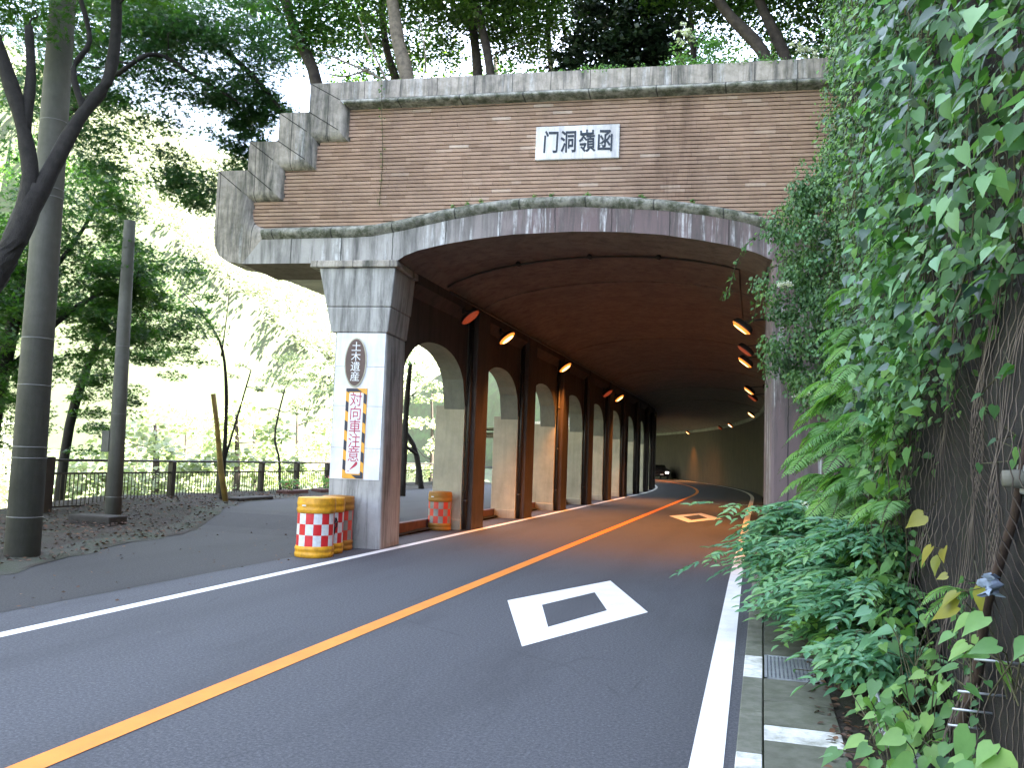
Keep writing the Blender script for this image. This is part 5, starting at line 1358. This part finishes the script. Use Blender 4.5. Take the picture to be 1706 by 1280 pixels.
ot((1.3, 17.8, 8.4, .12), [(1.3, 17.8, 10.2, .1), (1.4, 17.8, 11.8, .08), (1.3, 17.8, 13, .06)], 'upright trunk by the creeper at the right end of the coping', crown=((0, 0, -1.4), (2.0, 1.6, 1.9)), n=60, seed=50)
ot((2.6, 15.6, 9.8, .12), [(2.5, 15.4, 11.2, .1), (2.2, 15.0, 12.2, .07)], 'tree on the hillside above the creeper, upper right', crown=((-.6, -.8, -1.2), (1.8, 2.4, 1.6)), n=60, seed=51)
ot((3.2, 11.5, 11.0, .12), [(3.0, 11.3, 12.5, .1), (2.6, 11.0, 13.5, .07)], 'hillside tree farther right above the rock wall', crown=((-.8, -.5, -1.2), (1.8, 2.6, 1.8)), n=60, seed=52)
# farther row
rf = np.random.default_rng(99)
for k, (x, y, hh) in enumerate(((-8.0, 25, 6.5), (-5.2, 28, 7.5), (-2.4, 25.5, 7), (.3, 27, 7.5), (-10.5, 24, 6.5), (2.4, 22, 6.5))):
    lb = ['back-row tree behind the two dark trunks', 'back-row tree behind the twin stems', 'back-row tree behind the evergreen', 'back-row tree behind the slanting pair', 'back-row tree at the valley end of the bank', 'back-row tree at the hill end of the bank'][k]
    z0 = 7.6 if x < 1 else 9.5
    tree(lb, [[(x, y, z0 - .4, .16), (x + .1, y, z0 + 3, .12), (x - .2, y, z0 + hh, .06)]], ellclusters((x, y, z0 + hh * .62), (2.5, 2.2, hh * .45), 58, .75, rf, .3), 75, .13, 'leaf_wood', 'bark', OVT, T_DIA, .4, 120 + k, name='woodland_tree')
rb = np.random.default_rng(17); cl = []
for _ in range(620):
    x = rb.uniform(-8.5, 1.5) if rb.uniform() < .45 else rb.uniform(.5, 5.5); y = rb.uniform(14.9, 19); z_ = bankz(x, y)
    if x > 1.5: z_ = hgt(x, y)
    cl.append((x, y, z_ + .15 + .15 * rb.uniform() + (.25 * rb.uniform() if x > -2.5 else 0), rb.uniform(.15, .35)))
o = leafobj('bank_undergrowth', [leaves_in(cl, 60, .07, .8, .7, T_DIA, rb)], ['leaf_creeper']); tag(o, 'green undergrowth on the earth above the tunnel', 'undergrowth', kind='stuff')
# shrubs and white flowers at the coping
def shrub(loc, rr_, n, leafm, label, seed, size=.06, per=60, s=.22):
    r = np.random.default_rng(seed); root = empty('shrub', loc); tag(root, label, 'shrub', 'shrubs on the coping')
    cl = ellclusters((loc[0], loc[1], loc[2] + rr_[2]), rr_, n, s, r, .2)
    leafobj('foliage', [leaves_in(cl, per, size, .7, .7, T_DIA, r)], [leafm], root, loc)
    mb = MB()
    for c in cl[::3]: mb.tube([loc, ((loc[0] + c[0]) / 2, (loc[1] + c[1]) / 2, (loc[2] + c[2]) / 2 + .05), c[:3]], [.014, .01, .005], 4)
    mb.build('stems', 'twig', root, True, loc)
shrub((-1.15, 14.8, 8.05), (.62, .35, .48), 22, 'leaf_fern', 'light green shrub with white blossom above the right coping', 1)
shrub((-.3, 14.9, 8.05), (.5, .3, .25), 14, 'leaf_creeper', 'low dark shrub left of the slanting trunks', 2)
shrub((-2.4, 14.8, 8.05), (.35, .3, .2), 8, 'leaf_creeper', 'small tuft above the plaque', 3)
shrub((.9, 14.9, 8.1), (.45, .3, .3), 12, 'leaf_creeper', 'shrub at the right end of the coping', 4)
for i, (p, s_, n_, lb) in enumerate((((-1.35, 14.5, 8.95), .09, 14, 'white blossom on the light green shrub'), ((-.35, 14.4, 8.3), .08, 6, 'white blossom left of the slanting trunks'), ((.55, 14.5, 8.42), .10, 12, 'white blossom right of the slanting trunks'), ((0.95, 14.5, 8.4), .1, 8, 'white blossom near the creeper, above the coping'))):
    flowers(lb, p, s_, n_, 200 + i, size=.04)

# valley side
rv = np.random.default_rng(314)
vt = [(-19, 24, 3.5), (-20, 30, 4.5), (-23, 36, 5), (-22, 20, 3.5), (-27, 27, 5), (-30, 38, 7), (-34, 30, 6), (-37, 45, 8), (-42, 36, 8), (-45, 55, 10), (-30, 52, 9), (-24, 46, 7), (-38, 22, 6), (-50, 44, 9), (-22, 56, 8), (-33, 66, 11), (-52, 70, 12)]
vl = ['right behind the railing by the sapling', 'behind the crooked little tree', 'seen left of the pillar, mid slope', 'below the maples by the poles', 'behind the stake on the slope', 'left of the pillar, lower valley',
      'on the valley floor behind the poles', 'tall one in the valley left of the pillar', 'across the stream behind the slim pole', 'tall far one left of the pillar', 'seen through the first arch', 'seen at the left jamb of the first arch',
      'on the valley floor at the far left', 'on the far bank behind the sapling', 'seen low through the first arch', 'tall one seen through the second arch', 'tallest far one behind the pillar']
for k, (x, y, hh) in enumerate(vt):
    if k in (3, 4): continue
    z0 = hgt(x, y); tp = hh + (-z0) * .55
    cl = ellclusters((x, y, z0 + tp * .62), (2.4 + hh * .12, 2.4 + hh * .12, tp * .42), 34, .85, rv, .3)
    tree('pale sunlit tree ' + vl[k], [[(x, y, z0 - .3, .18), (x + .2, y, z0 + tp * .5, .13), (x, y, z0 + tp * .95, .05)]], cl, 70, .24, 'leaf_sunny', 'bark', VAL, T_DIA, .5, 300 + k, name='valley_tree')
# low scrub right under the railing (uncountable)
n = 110; cl = []
for _ in range(n):
    x = rv.uniform(-19, -15.4); y = rv.uniform(21, 48); cl.append((x, y, hgt(x, y) + .35, rv.uniform(.35, .7)))
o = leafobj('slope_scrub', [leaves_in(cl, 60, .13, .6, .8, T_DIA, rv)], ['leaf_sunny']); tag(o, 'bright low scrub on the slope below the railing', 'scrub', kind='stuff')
# far wooded hillside
n = 8200; cl = []
while len(cl) < n:
    x = -40 - 175 * rv.uniform() ** 1.25; y = rv.uniform(-20, 330); z = hgt(x, y)
    if y > 45 and y < 160 and x > -60: x -= 60 * rv.uniform(); z = hgt(x, y)
    if xeff(x, min(y, 160)) > -48 and y <= 160: continue
    cl.append((x, y, z + rv.uniform(1, 4), rv.uniform(2.2, 4.4)))
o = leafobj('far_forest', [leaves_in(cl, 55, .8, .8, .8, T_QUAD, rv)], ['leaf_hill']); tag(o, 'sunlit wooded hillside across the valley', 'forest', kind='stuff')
# trees on the hill to the right, unseen and added to keep the sun off the road
for k, (x, y) in enumerate(((8, 8), (9, 14), (8, 20), (9, 26), (8, 2), (12, 11), (12, 23), (13, 32), (10, 38), (12, 0), (14, 17), (15, 12), (14, 21), (15, 25), (15, 8), (16, 16), (15, 29), (14, 4))):
    z0 = hgt(x, y)
    cl = ellclusters((x, y, z0 + 4.5), (2.8, 2.8, 3.4), 60, 1.0, rv, .1)
    o = tree('unseen tree added on the steep right-hand hill to shade the road', [[(x, y, z0 - .4, .2), (x, y, z0 + 3, .15), (x, y, z0 + 7, .05)]], cl, 60, .4, 'leaf_wood', 'bark', 'added shade trees on the right-hand hill', T_DIA, .5, 400 + k, name='shade_tree')
print('objects', len(bpy.data.objects), 'verts', sum(len(m.vertices) for m in bpy.data.meshes))
